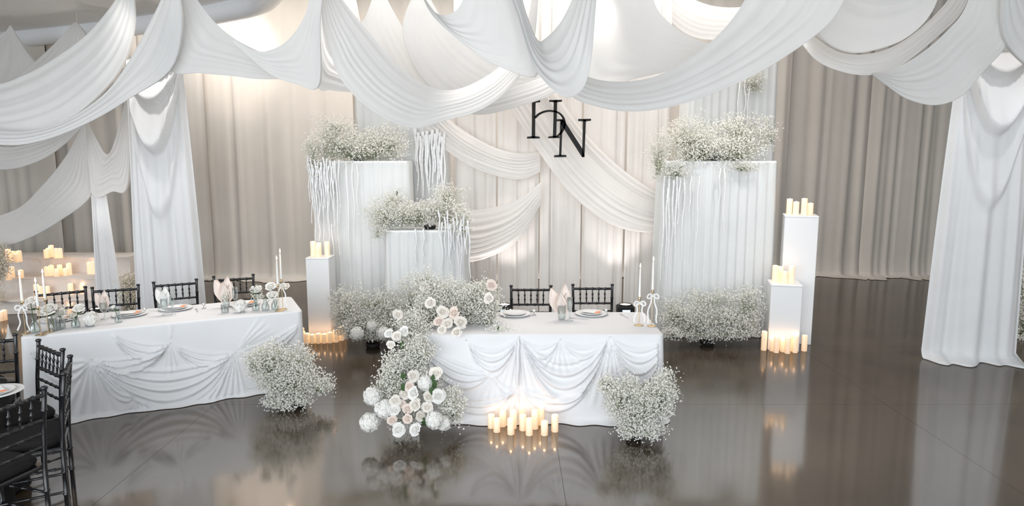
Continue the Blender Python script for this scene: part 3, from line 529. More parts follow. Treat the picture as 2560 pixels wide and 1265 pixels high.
# ------------------------------------------------------------------ uplights at the backdrop foot
def uplight(label, loc, rz, energy, aim, show=True, spot=75):
    t = thing('uplight', label, 'light', loc, rz, 'black floor uplights')
    mb = MB(); mb.box(-.11, .11, -.09, .09, .06, .30, .012); HS = build('housing', mb, M['blackmatte'], t, True)
    mb = MB(); mb.lathe([(.085, 0), (.09, .02), (.078, .022)], (0, 0, .298), 20, False); LR = build('lens_ring', mb, M['black'], t, True)
    mb = MB(); mb.lathe([(.078, 0), (.078, .006)], (0, 0, .30), 20); build('lens', mb, M['lens'], t, True).parent = LR
    mb = MB(); mb.box(-.135, -.125, -.03, .03, 0, .2); mb.box(.125, .135, -.03, .03, 0, .2); mb.box(-.135, .135, -.06, .06, 0, .012); build('yoke', mb, M['blackmatte'], t, True)
    mb = MB(); mb.box(-.05, .05, -.093, -.09, .215, .255); build('display', mb, M['led'], t, True).parent = HS
    mb = MB(); mb.lathe([(.022, 0), (.022, .004)], (0, 0, 0), 12); mb.v = [(v[0], -.09-v[2], v[1]+.14) for v in mb.v]; build('status_knob', mb, M['silver'], t, True).parent = HS
    p = Vector(loc)+Vector((0, 0, .325)); light('uplight_beam', 'SPOT', p, energy, (1.0, 0.93, 0.89), aim, 0.06, spot=spot)
uplight('black floor uplight behind the head table, right of its right chair', (1.5, 8.55, 0), 0, 26, (1.35, 9.3, 3.2))
uplight('black floor uplight behind the head table, left of its left chair', (-0.1, 8.55, 0), 0, 26, (0.05, 9.3, 3.2))
uplight('black floor uplight with a small blue display behind the left table chairs', (-5.35, 8.3, 0), R(10), 40, (-6.4, 9.0, 4.4))
uplight('black floor uplight hidden between the right boxes and tall pedestal', (3.52, 8.25, 0), 0, 14, (3.2, 8.3, 3.0))
uplight('black floor uplight tucked behind the low middle box', (-0.75, 8.6, 0), 0, 16, (-0.7, 9.0, 2.6))

# ------------------------------------------------------------------ tables with pinned cloths
def dressed_table(A, B, depth, h, tlabel, clabel, pins, sw, fans, seed):
    A = Vector((*A, 0)); B = Vector((*B, 0)); e1 = B-A; L = e1.length; e1.normalize(); e2 = Vector((-e1.y, e1.x, 0)); nf = -e2; c = A+e1*(L/2)+e2*(depth/2); rz = math.atan2(e1.y, e1.x)
    t = thing('banquet_table', tlabel, 'table', c, rz)
    mb = MB(); mb.box(-L/2+.03, L/2-.03, -depth/2+.03, depth/2-.03, h-.045, h-.008, .01); build('tabletop', mb, M['paint'], t, True)
    for sx in (-1, 1):
        for sy in (-1, 1):
            mb = MB(); x, y = sx*(L/2-.25), sy*(depth/2-.12); mb.stick((x, y, 0), (x, y, h-.045), [(0, .018), (1, .018)]); build('leg', mb, M['silver'], t, True)
    cm = {k: onplane(px, py, A, nf) for k, (px, py) in pins.items()}; cp = {k: ((p-A).dot(e1), p.z) for k, p in cm.items()}
    H = foldfun([(cp[a], cp[b], s0, s1, n, am) for a, b, s0, s1, n, am in sw], [(cp[a], a0, a1, n, Rr, am) for a, a0, a1, n, Rr, am in fans])
    per = []; r = .05
    def seg(p, q, n, fr, m):
        for i in range(m): per.append((p[0]+(q[0]-p[0])*i/m, p[1]+(q[1]-p[1])*i/m, n, fr))
    def arc(cx, cy, a0):
        for i in range(6):
            a = R(a0+90*i/6); per.append((cx+r*math.cos(a), cy+r*math.sin(a), (math.cos(a), math.sin(a)), False))
    seg((r, 0), (L-r, 0), (0, -1), True, 230); arc(L-r, r, -90); seg((L, r), (L, depth-r), (1, 0), False, 60); arc(L-r, depth-r, 0)
    seg((L-r, depth), (r, depth), (0, 1), False, 40); arc(r, depth-r, 90); seg((0, depth-r), (0, r), (-1, 0), False, 60); arc(r, r, 180)
    rows = [(h-.001, -.018), (h-.004, -.006), (h-.012, .002)]+[(h-.012-(h-.05)*(i/58), .002) for i in range(1, 59)]+[(.016, .02), (.006, .05)]
    P = []; rnd = random.Random(seed); ph = [rnd.uniform(0, 6.28) for _ in range(5)]
    for (z, off) in rows:
        row = []; g = (h-z)/h
        for k, (x, y, n, fr) in enumerate(per):
            q = k*0.011; o = off+0.035*g
            if fr:
                o += H(x, z)*(1 if z > .04 else max(0, z/.04))+0.006*g*math.sin(x*19+ph[0])
                if z < .03: o += .02*math.sin(x*7+ph[1])+.012*math.sin(x*23+ph[2])
            else: o += g*(.014*math.sin(q*17+ph[3])+.01*math.sin(q*31+ph[4]))
            p = A+e1*(x+n[0]*o)+e2*(y+n[1]*o); row.append((p.x, p.y, z))
        P.append(row)
    cl = thing('tablecloth', clabel, 'tablecloth', c, 0)
    mb = MB(); mb.grid(P, True, True); SK = build('skirt', mb, M['linen'], cl)
    mb = MB(); mb.add(P[0], [tuple(range(len(P[0])))], False); build('top_cloth', mb, M['linen'], cl)
    for k, p in cm.items():
        if k[0] == 'x': continue
        q = p+nf*(0.035*(h-p.z)/h+0.004); m2 = MB(); m2.lathe([(.001, -.008), (.007, -.005), (.009, 0), (.007, .005), (.001, .008)], q, 8, False); build('pin', m2, M['ribbon'], cl).parent = SK
    return A, e1, e2, L
HT = dressed_table((-0.78, 5.36), (1.27, 5.36), 0.84, 0.76, 'head table hidden under a white swagged cloth', 'white swagged cloth of the head table facing the camera',
    dict(xa=(1040, 850), b=(1165, 850), c=(1297, 842), d=(1400, 848), e=(1525, 842), xf=(1668, 846), g=(1230, 930), h=(1293, 965), xl=(1050, 950), xr=(1480, 960), xm=(1120, 985)),
    [('c', 'e', .17, .62, 4.2, .045), ('c', 'd', .05, .24, 2.5, .025), ('d', 'e', .05, .24, 2.5, .025), ('e', 'xf', .07, .45, 4, .04), ('b', 'c', .08, .34, 3.5, .035), ('xa', 'g', .02, .28, 4, .035), ('g', 'h', .03, .16, 2, .02), ('xm', 'h', .04, .22, 3, .03), ('h', 'xr', .04, .25, 3, .03)],
    [('c', -22, 22, 5, .55, .03), ('d', -35, 35, 5, .32, .02), ('e', -24, 24, 6, .62, .035), ('g', -40, 40, 5, .3, .02), ('h', -45, 45, 6, .36, .03)], 3)
LT = dressed_table((-4.04, 5.27), (-2.03, 6.25), 0.76, 0.76, 'long bridal party table hidden under a white cloth at the left', 'white pinned cloth of the long left table',
    dict(xa=(60, 860), xt=(270, 826), b=(228, 897), c=(425, 857), d=(587, 879), e=(343, 985), xr=(760, 800), xl=(60, 1000), xe=(640, 1000), xu=(500, 800)),
    [('b', 'd', .10, .50, 4.5, .04), ('c', 'd', .03, .22, 3.5, .03), ('b', 'c', .04, .24, 3.5, .03), ('xt', 'c', .03, .26, 3.5, .03), ('xa', 'b', .03, .3, 3, .025), ('b', 'e', .03, .2, 3, .025), ('e', 'd', .25, .5, 3, .025), ('d', 'xr', .02, .2, 3, .02)],
    [('b', -40, 40, 7, .6, .035), ('d', -45, 15, 7, .6, .035), ('e', -50, 50, 6, .3, .025), ('c', -18, 18, 3, .35, .02), ('d', 110, 150, 4, .4, .02), ('c', 165, 180, 2, .25, .015)], 8)
TZ0 = 0.761
mb = MB(); a0, b0 = at(1296, 846, 5.34), at(1293, 963, 5.30); mb.tube([a0+(b0-a0)*(k/8)+Vector((.003*math.sin(k*1.7), -.01*math.sin(PI*k/8), 0)) for k in range(9)], [.008, .012, .012, .013, .012, .013, .013, .012, .009], 8)
build('gathered_cord', mb, M['linen'], bpy.data.objects['tablecloth'])

# ------------------------------------------------------------------ chiavari chairs
def ringed(L, r, ev, rr=1.3):
    prof = [(0, r)]; n = max(1, int(L/ev))
    for i in range(1, n): t = i/n; prof += [(t-.008/L, r), (t-.004/L, r*rr), (t+.004/L, r*rr), (t+.008/L, r)]
    return prof+[(1, r)]
def chair_parts():
    out = []
    def part(name, mb, mat): me = mb.mesh(name); me.materials.append(mat); out.append((name, me))
    for s in (-1, 1):
        mb = MB(); pts = [(s*.195, .185, 0), (s*.195, .19, .44), (s*.2, .205, .66), (s*.205, .235, .905)]
        for i in range(3):
            a, b = Vector(pts[i]), Vector(pts[i+1]); mb.stick(a, b, ringed((b-a).length, .0135, .115))
        mb.lathe([(.012, 0), (.012, .006), (.018, .01), (.019, .02), (.014, .026), (.002, .028)], (s*.205, .235, .9), 10); part('back_post', mb, M['black'])
        mb = MB(); mb.stick((s*.2, -.19, 0), (s*.2, -.19, .435), ringed(.435, .014, .11)); part('leg', mb, M['black'])
    def rail(name, z, y, w=.2, r=.011):
        mb = MB(); mb.stick((-w, y, z), (w, y, z), ringed(2*w, r, .068, 1.35)); part(name, mb, M['black'])
    rail('top_rail', .875, .231, .205, .013); rail('cross_rail', .725, .213); rail('cross_rail', .645, .204, .2, .009); rail('cross_rail', .565, .199, .198, .009)
    for i in range(5):
        x = -.205*.62+.62*.41*i/4; x = -.128+.064*i
        mb = MB(); mb.stick((x, .213, .725), (x, .231, .875), [(0, .004), (.2, .0075), (.3, .0065), (.33, .011), (.38, .011), (.41, .007), (.58, .007), (.61, .011), (.66, .011), (.69, .0065), (.85, .0055), (1, .004)], 8); part('spindle', mb, M['black'])
    mb = MB(); mb.box(-.21, .21, -.21, .195, .43, .455, .008); part('seat', mb, M['black'])
    P = []
    for (k, z) in ((.92, .456), (.98, .468), (1.0, .485), (.97, .50), (.86, .51)):
        P.append([(k*.205*math.copysign(abs(math.cos(a))**.4, math.cos(a)), -.01+k*.195*math.copysign(abs(math.sin(a))**.4, math.sin(a)), z) for a in [2*PI*i/28 for i in range(28)]])
    mb = MB(); mb.grid(P, True, True); mb.add(P[-1], [tuple(range(28))]); part('cushion', mb, M['blackcloth'])
    for z in (.16, .28):
        for s in (-1, 1):
            mb = MB(); mb.stick((s*.197, -.19, z), (s*.195, .187, z), ringed(.37, .0085, .09)); part('stretcher', mb, M['black'])
        mb = MB(); mb.stick((-.2, -.19, z+.03), (.2, -.19, z+.03), ringed(.4, .0085, .09)); part('stretcher', mb, M['black'])
    return out
CP = chair_parts()
def chair(a, b, label, group, z=.92):
    """a, b: photo pixels of the two top post ends, left then right as seen from the sitter's front"""
    p, q = fl(*a, z), fl(*b, z); d = (q-p); d.z = 0; d.normalize(); rz = math.atan2(d.y, d.x); m = (p+q)/2
    off = Vector((-d.y, d.x, 0))*.235; t = thing('chiavari_chair', label, 'chair', (m.x-off.x, m.y-off.y, 0), rz, group)
    for n, me in CP: put(n, me, None, t)
    return t
chair((1275, 714), (1380, 714), 'black chiavari chair at the head table, left one beside the flowers', 'head table chairs')
chair((1425, 711), (1538, 711), 'black chiavari chair at the head table, right one nearer the tapers', 'head table chairs')
GL = 'chairs behind the left table'
chair((104, 727), (200, 718), 'black chiavari chair behind the three tapers on the left table', GL)
chair((240, 718), (336, 712), 'black chiavari chair at left table just right of the floor uplight', GL)
chair((390, 705), (485, 698), 'black chiavari chair in front of the wide left column drape', GL)
chair((537, 691), (630, 686), 'black chiavari chair at the right end of the left table', GL)
GF = 'chairs around the black guest table'
chair((100, 851), (152, 871), 'near black chiavari chair with open back rails, standing before the left table cloth', GF)
chair((173, 895), (162, 926), 'black chiavari chair seen edge-on right beside the open-backed near chair', GF)
chair((72, 981), (-36, 1018), 'nearest black chiavari chair with its back to the camera, lower left corner', GF)
chair((-95, 846), (1, 838), 'black chiavari chair cut off by the left photo edge', GF)
# the black guest table at the lower left
tc = Vector((-3.86, 3.88, 0)); TR = 0.6
t = thing('guest_table', 'round guest table under a black cloth at the lower left corner', 'table', tc)
mb = MB(); mb.lathe([(TR-.03, .70), (TR-.01, .71), (TR-.01, .735), (TR-.03, .745)], n=40); build('tabletop', mb, M['paint'], t, True)
mb = MB(); mb.lathe([(.3, 0), (.3, .02), (.04, .05), (.04, .7)], n=20); build('pedestal_leg', mb, M['blackmatte'], t, True)
P = []
for (rr, z) in ((.02, .752), (TR-.03, .752), (TR, .747), (TR+.01, .735), (TR+.015, .55), (TR+.03, .3), (TR+.05, .02)):
    P.append([(tc.x+(rr+(.75-z)*.05*math.sin(a*14))*math.cos(a), tc.y+(rr+(.75-z)*.05*math.sin(a*14))*math.sin(a), z) for a in [2*PI*i/140 for i in range(140)]])
mb = MB(); mb.grid(P, True, True); mb.add(P[0], [tuple(range(140))]); tag(build('black_tablecloth', mb, M['blackcloth']), 'black cloth on the round guest table at the lower left', 'tablecloth')

# ------------------------------------------------------------------ tableware
def plate_meshes():
    mb = MB(); mb.lathe([(.085, 0), (.09, .003), (.15, .014), (.153, .017), (.148, .018), (.095, .008), (.001, .007)], n=36, caps=False); a = mb.mesh('plate'); a.materials.append(M['china'])
    mb = MB(); mb.lathe([(.06, .008), (.07, .010), (.105, .022), (.107, .025), (.102, .025), (.065, .014), (.001, .013)], n=32, caps=False); b = mb.mesh('plate'); b.materials.append(M['china']); return a, b
PM = plate_meshes()
def place_setting(px, where, z=TZ0, card=True, rz=0.0, ca=0.0, white=False):
    p = fl(*px, z)
    for k, nm in ((0, 'white dinner plate'), (1, 'small white salad plate')):
        o = put('plate', PM[k], None); o.location = p; tag(o, nm+' '+where, 'plate', 'place settings')
    if card:
        t = thing('menu_card', 'peach-banded menu card on the plate '+where, 'card', p+Vector((0, 0, .026)), rz+ca, 'menu cards')
        mb = MB(); mb.box(-.045, .045, -.085, .085, 0, .002); build('sheet', mb, M['paper'], t, True)
        mb = MB(); mb.box(-.045, .045, -.085, -.045, .002, .003); build('peach_band', mb, M['peach'], t, True)
    return p
def fork(p, rz, label, z=TZ0):
    t = thing('fork', label, 'cutlery', (p.x, p.y, z), rz, 'cutlery')
    mb = MB(); mb.box(-.004, .004, -.09, .04, .001, .004); build('handle', mb, M['silver'], t, True)
    mb = MB(); mb.box(-.011, .011, .04, .055, .001, .004)
    for k in range(4): mb.box(-.011+k*.0063, -.0085+k*.0063, .055, .09, .001, .004)
    build('tines', mb, M['silver'], t, True)
GP = {'goblet': [(.035, 0), (.036, .003), (.008, .008), (.006, .05), (.012, .062), (.034, .085), (.037, .12), (.033, .165), (.032, .165), (.036, .12), (.033, .087), (.010, .066), (.001, .064)],
      'flute': [(.034, 0), (.035, .003), (.007, .008), (.0045, .07), (.008, .082), (.022, .11), (.028, .17), (.026, .225), (.025, .225), (.027, .17), (.021, .112), (.001, .086)],
      'tumbler': [(.03, 0), (.031, .004), (.034, .04), (.037, .13), (.0355, .13), (.032, .04), (.028, .008), (.001, .007)],
      'bud_vase': [(.034, 0), (.037, .005), (.04, .03), (.034, .06), (.018, .085), (.015, .10), (.019, .118), (.018, .118), (.0135, .10), (.0165, .085), (.032, .06), (.038, .03), (.033, .007), (.001, .006)],
      'cylinder_vase': [(.045, 0), (.046, .004), (.046, .11), (.0445, .11), (.0445, .008), (.001, .007)]}
GM = {}
for k, pr in GP.items():
    mb = MB(); mb.lathe(pr, n=20, caps=False); GM[k] = mb.mesh(k); GM[k].materials.append(M['glass'])
def glass(kind, px, label, z=TZ0, sc=1.0, p=None):
    o = put('champagne_flute' if kind == 'flute' else ('water_goblet' if kind == 'goblet' else kind), GM[kind], None); o.location = p if p is not None else fl(*px, z); o.scale = (sc,)*3
    return tag(o, label, 'vase' if 'vase' in kind else 'glass', 'glassware')
def napkin(p, z, label, seed, sc=1.0, mat='napkin'):
    rnd = random.Random(seed); mb = MB()
    for (an, ln, wd, tilt) in ((-.5, .25, .085, -.40), (.25, .30, .085, .10), (.9, .23, .075, .30), (2.6, .2, .07, -.1), (-.2, .22, .08, -.12)):
        P = []
        for i in range(9):
            v = i/8; row = []
            for j in range(7):
                u = j/3-1; ww = wd*min(1, .3+v*1.7)*(max(0, 1-v)**.75)*1.25+.001
                x = u*ww+tilt*ln*v; y = .03*math.cos(u*2.2)*(1-v*.5)+.012*math.sin(u*7+an)*v; row.append((p.x+(x*math.cos(an*.25)-y*math.sin(an))*sc, p.y+(y*math.cos(an)+x*math.sin(an*.25)*.4)*sc, z+ln*v*sc))
            P.append(row)
        mb.grid(P)
    return tag(build('folded_napkin', mb, M[mat]), label, 'napkin', 'folded napkins')
def place_stand(px, label):
    p = fl(*px, TZ0); t = thing('place_card_holder', label, 'card holder', p, 0, 'small silver place card holders')
    mb = MB(); mb.lathe([(.018, 0), (.02, .004), (.006, .008), (.004, .02)], n=12); build('foot', mb, M['silver'], t, True)
    mb = MB(); mb.lathe([(.004, .02), (.012, .03), (.018, .048), (.017, .048), (.010, .031), (.001, .024)], n=12, caps=False); build('cup', mb, M['silver'], t, True)
# head table
place_setting((1478, 786), 'before the right head table chair', ca=R(62)); place_setting((1287, 787), 'before the left head table chair', card=False)
fork(fl(1447, 797, TZ0), R(70), 'silver fork left of the right plate on the head table'); fork(fl(1560, 790, TZ0), R(15), 'silver fork right of the right plate on the head table')
place_stand((1335, 788), 'small silver stand between the two head table plates'); place_stand((1515, 786), 'small silver stand right of the right head table plate')
g = fl(1404, 799, TZ0); glass('tumbler', None, 'glass holding the folded napkin on the head table', p=g, sc=1.05); napkin(g, TZ0+.055, 'blush folded napkin standing in a glass on the head table', 1, .95)
glass('flute', (1424, 801), 'clear champagne flute beside the napkin glass on the head table', sc=.95)
# left table
place_setting((440, 773), 'in the middle of the left table', rz=R(26), ca=R(75)); place_setting((325, 788), 'at the second left table chair', rz=R(26), ca=R(75)); place_setting((150, 800), 'behind the roses on the left table', rz=R(26), ca=R(75)); place_setting((612, 762), 'at the right end of the left table', rz=R(26), ca=R(70))
place_stand((363, 783), 'small silver stand left of the middle plate on the left table'); place_stand((510, 771), 'small silver stand right of the middle plate on the left table')
g = fl(413, 787, TZ0); glass('goblet', None, 'goblet with a napkin left of the middle plate on the left table', p=g, sc=.95); napkin(g, TZ0+.09, 'white folded napkin in a goblet in the middle of the left table', 2, .62, 'ribbon')
glass('flute', (432, 786), 'champagne flute left of the middle plate on the left table', sc=.8)
g = fl(566, 768, TZ0); glass('tumbler', None, 'glass with the tall napkin near the right end of the left table', p=g, sc=1.0); napkin(g, TZ0+.05, 'tall blush folded napkin near the right end of the left table', 3, .9)
glass('flute', (590, 772), 'champagne flute beside the tall blush napkin on the left table', sc=.95)
g = fl(262, 797, TZ0); glass('goblet', None, 'goblet with a blush napkin near the hydrangea on the left table', p=g, sc=.95); napkin(g, TZ0+.09, 'blush napkin in a goblet near the hydrangea on the left table', 4, .6)
fork(fl(492, 776, TZ0), R(30), 'silver fork right of the middle plate on the left table')
glass('tumbler', (402, 775), 'low tumbler behind the goblet on the left table', sc=.7)
# black table
place_setting((-12, 985), 'on the black guest table', z=.753, ca=R(50)); fork(fl(22, 963, .753), R(80), 'silver fork beside the plate on the black guest table', .753); fork(fl(4, 946, .753), R(80), 'silver fork farther back on the black guest table', .753)

# ------------------------------------------------------------------ tapers with bows
def strip(mb, pts, w):
    """a ribbon of width w along pts"""
    pts = [Vector(p) for p in pts]; P = []
    for i, p in enumerate(pts):
        d = (pts[min(i+1, len(pts)-1)]-pts[max(i-1, 0)]).normalized(); s = d.cross(Vector((0, 1, 0.15)));
        s = s.normalized() if s.length > 1e-4 else Vector((1, 0, 0)); P.append([p-s*w/2, p+s*w/2])
    mb.grid(P)
def taper(pxbase, ytop, ycup, label, hl, bow=True, seed=1):
    p = fl(*pxbase, TZ0); n = Vector((0, 1, 0)); zt = onplane(pxbase[0], ytop, p, n).z-TZ0; zc = onplane(pxbase[0], ycup, p, n).z-TZ0
    t = thing('taper_holder', hl, 'candle holder', p, 0, 'slim brass taper holders')
    mb = MB(); mb.lathe([(.04, 0), (.042, .002), (.036, .004), (.006, .006)], n=24); build('base', mb, M['gold'], t, True)
    mb = MB(); mb.stick((0, 0, .005), (0, 0, zc), [(0, .003), (1, .003)], 8); build('stem', mb, M['gold'], t, True)
    mb = MB(); mb.lathe([(.003, zc-.012), (.011, zc-.006), (.013, zc+.018), (.0115, zc+.018), (.0105, zc-.002), (.001, zc-.003)], n=14, caps=False); build('cup', mb, M['gold'], t, True)
    if bow:
        zb = zc-.035; mb = MB()
        for s in (-1, 1):
            strip(mb, [(s*.05*math.sin(PI*k/8)*(1 if k < 5 else .9), -.012-.012*math.sin(PI*k/8), zb-.02*math.sin(2*PI*k/8)-.004*math.sin(PI*k/8)) for k in range(9)], .014)
            strip(mb, [(s*(.015+.03*k/8+.008*math.sin(k*1.1+seed)), -.014-.004*math.sin(k*.9), zb-(zb-.03)*k/8) for k in range(9)], .013)
        build('bow', mb, M['ribbon'], t, True)
    c = thing('taper_candle', label, 'candle', (p.x, p.y, TZ0+zc), 0, 'lit white taper candles')
    h = zt-zc-.03; mb = MB(); mb.lathe([(.0105, 0), (.011, .01), (.0085, h*.7), (.0065, h-.012), (.002, h)], n=14); build('wax_body', mb, M['taperwax'], c, True)
    mb = MB(); mb.stick((0, 0, h-.003), (0, 0, h+.006), [(0, .0012), (1, .001)], 5); WK = build('wick', mb, M['wick'], c, True)
    mb = MB(); mb.lathe([(.001, 0), (.005, .007), (.0068, .014), (.004, .026), (.0005, .04)], (0, 0, h+.001), 10); build('flame', mb, M['flame'], c, True).parent = WK
    l = light('candle_light', 'POINT', (0, 0, h+.045), .12, (1.0, .62, .34), size=.008); l.parent = c
taper((1597, 813), 661, 747, 'lower lit taper candle of the head table pair', 'left brass taper holder with white bow on the head table', True, 1)
taper((1629, 815), 644, 729, 'taller lit taper candle of the head table pair', 'right brass taper holder with white bow on the head table', True, 3)
taper((698, 777), 642, 715, 'lower lit taper candle at the right end of the left table', 'front brass taper holder at the right end of the left table', False, 2)
taper((707, 773), 624, 702, 'taller lit taper candle at the right end of the left table', 'brass taper holder with a bow at right end of the left table', True, 4)
taper((64, 834), 680, 757, 'leftmost lit taper candle of the three on the left table', 'leftmost brass taper holder with ribbon on the left table', True, 5)
taper((102, 837), 697, 771, 'shortest lit taper candle between the two others on the left table', 'middle brass taper holder of the three at the left table end', False, 6)
taper((121, 830), 675, 751, 'rightmost lit taper candle of the three on the left table', 'rightmost brass taper holder of the three at the left table end', False, 7)

# ------------------------------------------------------------------ monogram
def zx(X, Y, D=8.45): return at(1290+X/6.327, 220+Y/6.327, D)
def slab2(mb, poly, th=.02):
    a = [zx(*p) for p in poly]; n = len(a); b = [p+Vector((0, th, 0)) for p in a]
    mb.add(a+b, [tuple(range(n-1, -1, -1)), tuple(range(n, 2*n))]+[(i, (i+1) % n, n+(i+1) % n, n+i) for i in range(n)], False)
sg = thing('monogram_sign', 'black HN monogram hung in front of the backdrop swag', 'sign', zx(690, 1095))
mb = MB()
slab2(mb, [(252, 200), (312, 200), (305, 490), (303, 790), (248, 790), (252, 490)]); slab2(mb, [(178, 196), (384, 190), (384, 222), (312, 232), (252, 232), (178, 228)]); slab2(mb, [(174, 772), (248, 762), (303, 762), (375, 770), (374, 798), (172, 800)])
slab2(mb, [(597, 195), (653, 195), (645, 490), (638, 785), (583, 785), (593, 490)]); slab2(mb, [(526, 190), (728, 186), (728, 214), (653, 224), (597, 224), (524, 216)]); slab2(mb, [(510, 768), (583, 758), (638, 758), (690, 764), (690, 792), (508, 794)])
arc = crom([Vector((x, y, w)) for x, y, w in ((300, 470, 20), (360, 415, 18), (430, 380, 16), (510, 362, 15), (590, 366, 15), (660, 385, 14), (715, 425, 15), (752, 480, 18), (768, 550, 19), (762, 610, 19), (735, 675, 19), (695, 725, 17), (645, 768, 12))], 40)
for i in range(39):
    a, b = arc[i], arc[i+1]; d = np.array([b[0]-a[0], b[1]-a[1]]); d /= np.linalg.norm(d)+1e-9; nn = np.array([-d[1], d[0]]); e = d*1.5
    slab2(mb, [tuple(a[:2]-e+nn*a[2]), tuple(b[:2]+e+nn*b[2]), tuple(b[:2]+e-nn*b[2]), tuple(a[:2]-e-nn*a[2])], .0195)
build('letter_h', mb, M['blackmatte'], sg)
mb = MB()
slab2(mb, [(700, 500), (742, 500), (728, 800), (718, 1075), (682, 1075), (692, 800)]); slab2(mb, [(645, 493), (745, 493), (745, 525), (645, 525)]); slab2(mb, [(604, 1064), (682, 1056), (720, 1056), (797, 1060), (795, 1094), (602, 1096)])
slab2(mb, [(735, 495), (768, 520), (1060, 975), (1084, 1094), (1046, 1094), (705, 560)]); slab2(mb, [(1062, 500), (1107, 500), (1095, 800), (1084, 1094), (1046, 1094), (1054, 800)]); slab2(mb, [(986, 490), (1187, 486), (1187, 518), (1107, 528), (1062, 528), (984, 522)])
build('letter_n', mb, M['blackmatte'], sg)
for X in (300, 625):
    q = zx(X, 195); mb = MB(); mb.stick(q+Vector((0, .01, 0)), (q.x, 9.1, 4.36), [(0, .0012), (1, .0012)], 4); build('hanging_line', mb, M['ribbon'], sg)

# ------------------------------------------------------------------ flowers
OCT_V = np.array([(1, 0, 0), (-1, 0, 0), (0, 1, 0), (0, -1, 0), (0, 0, 1), (0, 0, -1)], float)
OCT_F = np.array([(0, 2, 4), (2, 1, 4), (1, 3, 4), (3, 0, 4), (2, 0, 5), (1, 2, 5), (3, 1, 5), (0, 3, 5)])
def rotm(rs, n):
    q = rs.normal(size=(n, 4)); q /= np.linalg.norm(q, axis=1)[:, None]; w, x, y, z = q.T
    return np.stack([np.stack([1-2*(y*y+z*z), 2*(x*y-z*w), 2*(x*z+y*w)], 1), np.stack([2*(x*y+z*w), 1-2*(x*x+z*z), 2*(y*z-x*w)], 1), np.stack([2*(x*z-y*w), 2*(y*z+x*w), 1-2*(x*x+y*y)], 1)], 1)
def gyp(parent, blobs, seed, size=.0075, per=9, mat='bloom', spread=.03, leaves=0, zmin=.01, root=None):
    """baby's breath: clusters of tiny blossoms at the tips of fine stems; blobs in (px, py, Y, rx px, ry px, depth m, clusters)"""
    rs = np.random.RandomState(seed); C = []; Rt = []
    for (px, py, Y, rx, ry, rd, n) in blobs:
        c = np.array(at(px, py, Y)); k = Y/FPX*1.01; rad = np.array([rx*k, rd, ry*k])
        d = rs.normal(size=(n, 3)); d /= np.linalg.norm(d, axis=1)[:, None]; r = rs.rand(n)**.42; wis = rs.rand(n) < .14; r[wis] *= 1.1+.3*rs.rand(wis.sum())
        lump = 1+.24*np.sin(d[:, 0]*5+seed)*np.sin(d[:, 2]*6+seed*2)
        C.append(c+d*rad*(r*lump)[:, None]); Rt.append(np.repeat([c-np.array([0, 0, rad[2]*.55])], n, 0)+rs.normal(size=(n, 3))*rad*.18)
    C = np.vstack(C); Rt = np.vstack(Rt); C[:, 2] = np.maximum(C[:, 2], zmin+.01); Rt[:, 2] = np.maximum(Rt[:, 2], zmin+.005)
    n = len(C); B = np.repeat(C, per, 0)+rs.normal(size=(n*per, 3))*spread; B[:, 2] = np.maximum(B[:, 2], zmin); m = len(B)
    s = 1.18*size*(.65+.7*rs.rand(m)); V = np.einsum('nij,kj->nki', rotm(rs, m), OCT_V*np.array([1, 1, .6]))*s[:, None, None]+B[:, None, :]
    F = (OCT_F[None]+(np.arange(m)*6)[:, None, None]).reshape(-1, 3); off = np.array(parent.location)
    o = put('blossoms', npmesh('blossoms', V.reshape(-1, 3)-off, F, False), M[mat], parent); o['kind'] = 'stuff'
    # stems: main stem to each cluster, short side stems to some blossoms
    sel = rs.rand(m) < .2; A = np.vstack([Rt, np.repeat(C, per, 0)[sel]]); E2 = np.vstack([C, B[sel]]); ra = np.concatenate([np.full(n, .0019), np.full(sel.sum(), .0009)])
    d = E2-A; d /= (np.linalg.norm(d, axis=1)[:, None]+1e-9); up = np.where(np.abs(d[:, 2:3]) > .9, np.array([[1., 0, 0]]), np.array([[0, 0, 1.]])); a = np.cross(d, up); a /= (np.linalg.norm(a, axis=1)[:, None]+1e-9); b = np.cross(d, a)
    V = []
    for P, sc in ((A, 1), (E2, .5)):
        for k in range(3): V.append(P+(a*math.cos(2*PI*k/3)+b*math.sin(2*PI*k/3))*ra[:, None]*sc)
    V = np.stack(V, 1); q = len(A); f = np.array([(0, 1, 4), (0, 4, 3), (1, 2, 5), (1, 5, 4), (2, 0, 3), (2, 3, 5)]); F = (f[None]+(np.arange(q)*6)[:, None, None]).reshape(-1, 3)
    o = put('stems', npmesh('stems', V.reshape(-1, 3)-off, F), M['stem'], parent); o['kind'] = 'stuff'
    if leaves:
        idx = rs.choice(n, leaves); p = Rt[idx]+(C[idx]-Rt[idx])*(rs.rand(leaves, 1)*.6); lv = np.array([(0, 0, 0), (.012, .03, .004), (0, .07, -.004), (-.012, .03, .004)]); V = np.einsum('nij,kj->nki', rotm(rs, leaves), lv)+p[:, None, :]; V[:, :, 2] = np.maximum(V[:, :, 2], .004)
        F = (np.array([(0, 1, 2), (0, 2, 3)])[None]+(np.arange(leaves)*4)[:, None, None]).reshape(-1, 3); o = put('leaves', npmesh('leaves', V.reshape(-1, 3)-off, F), M['leaf'], parent); o['kind'] = 'stuff'
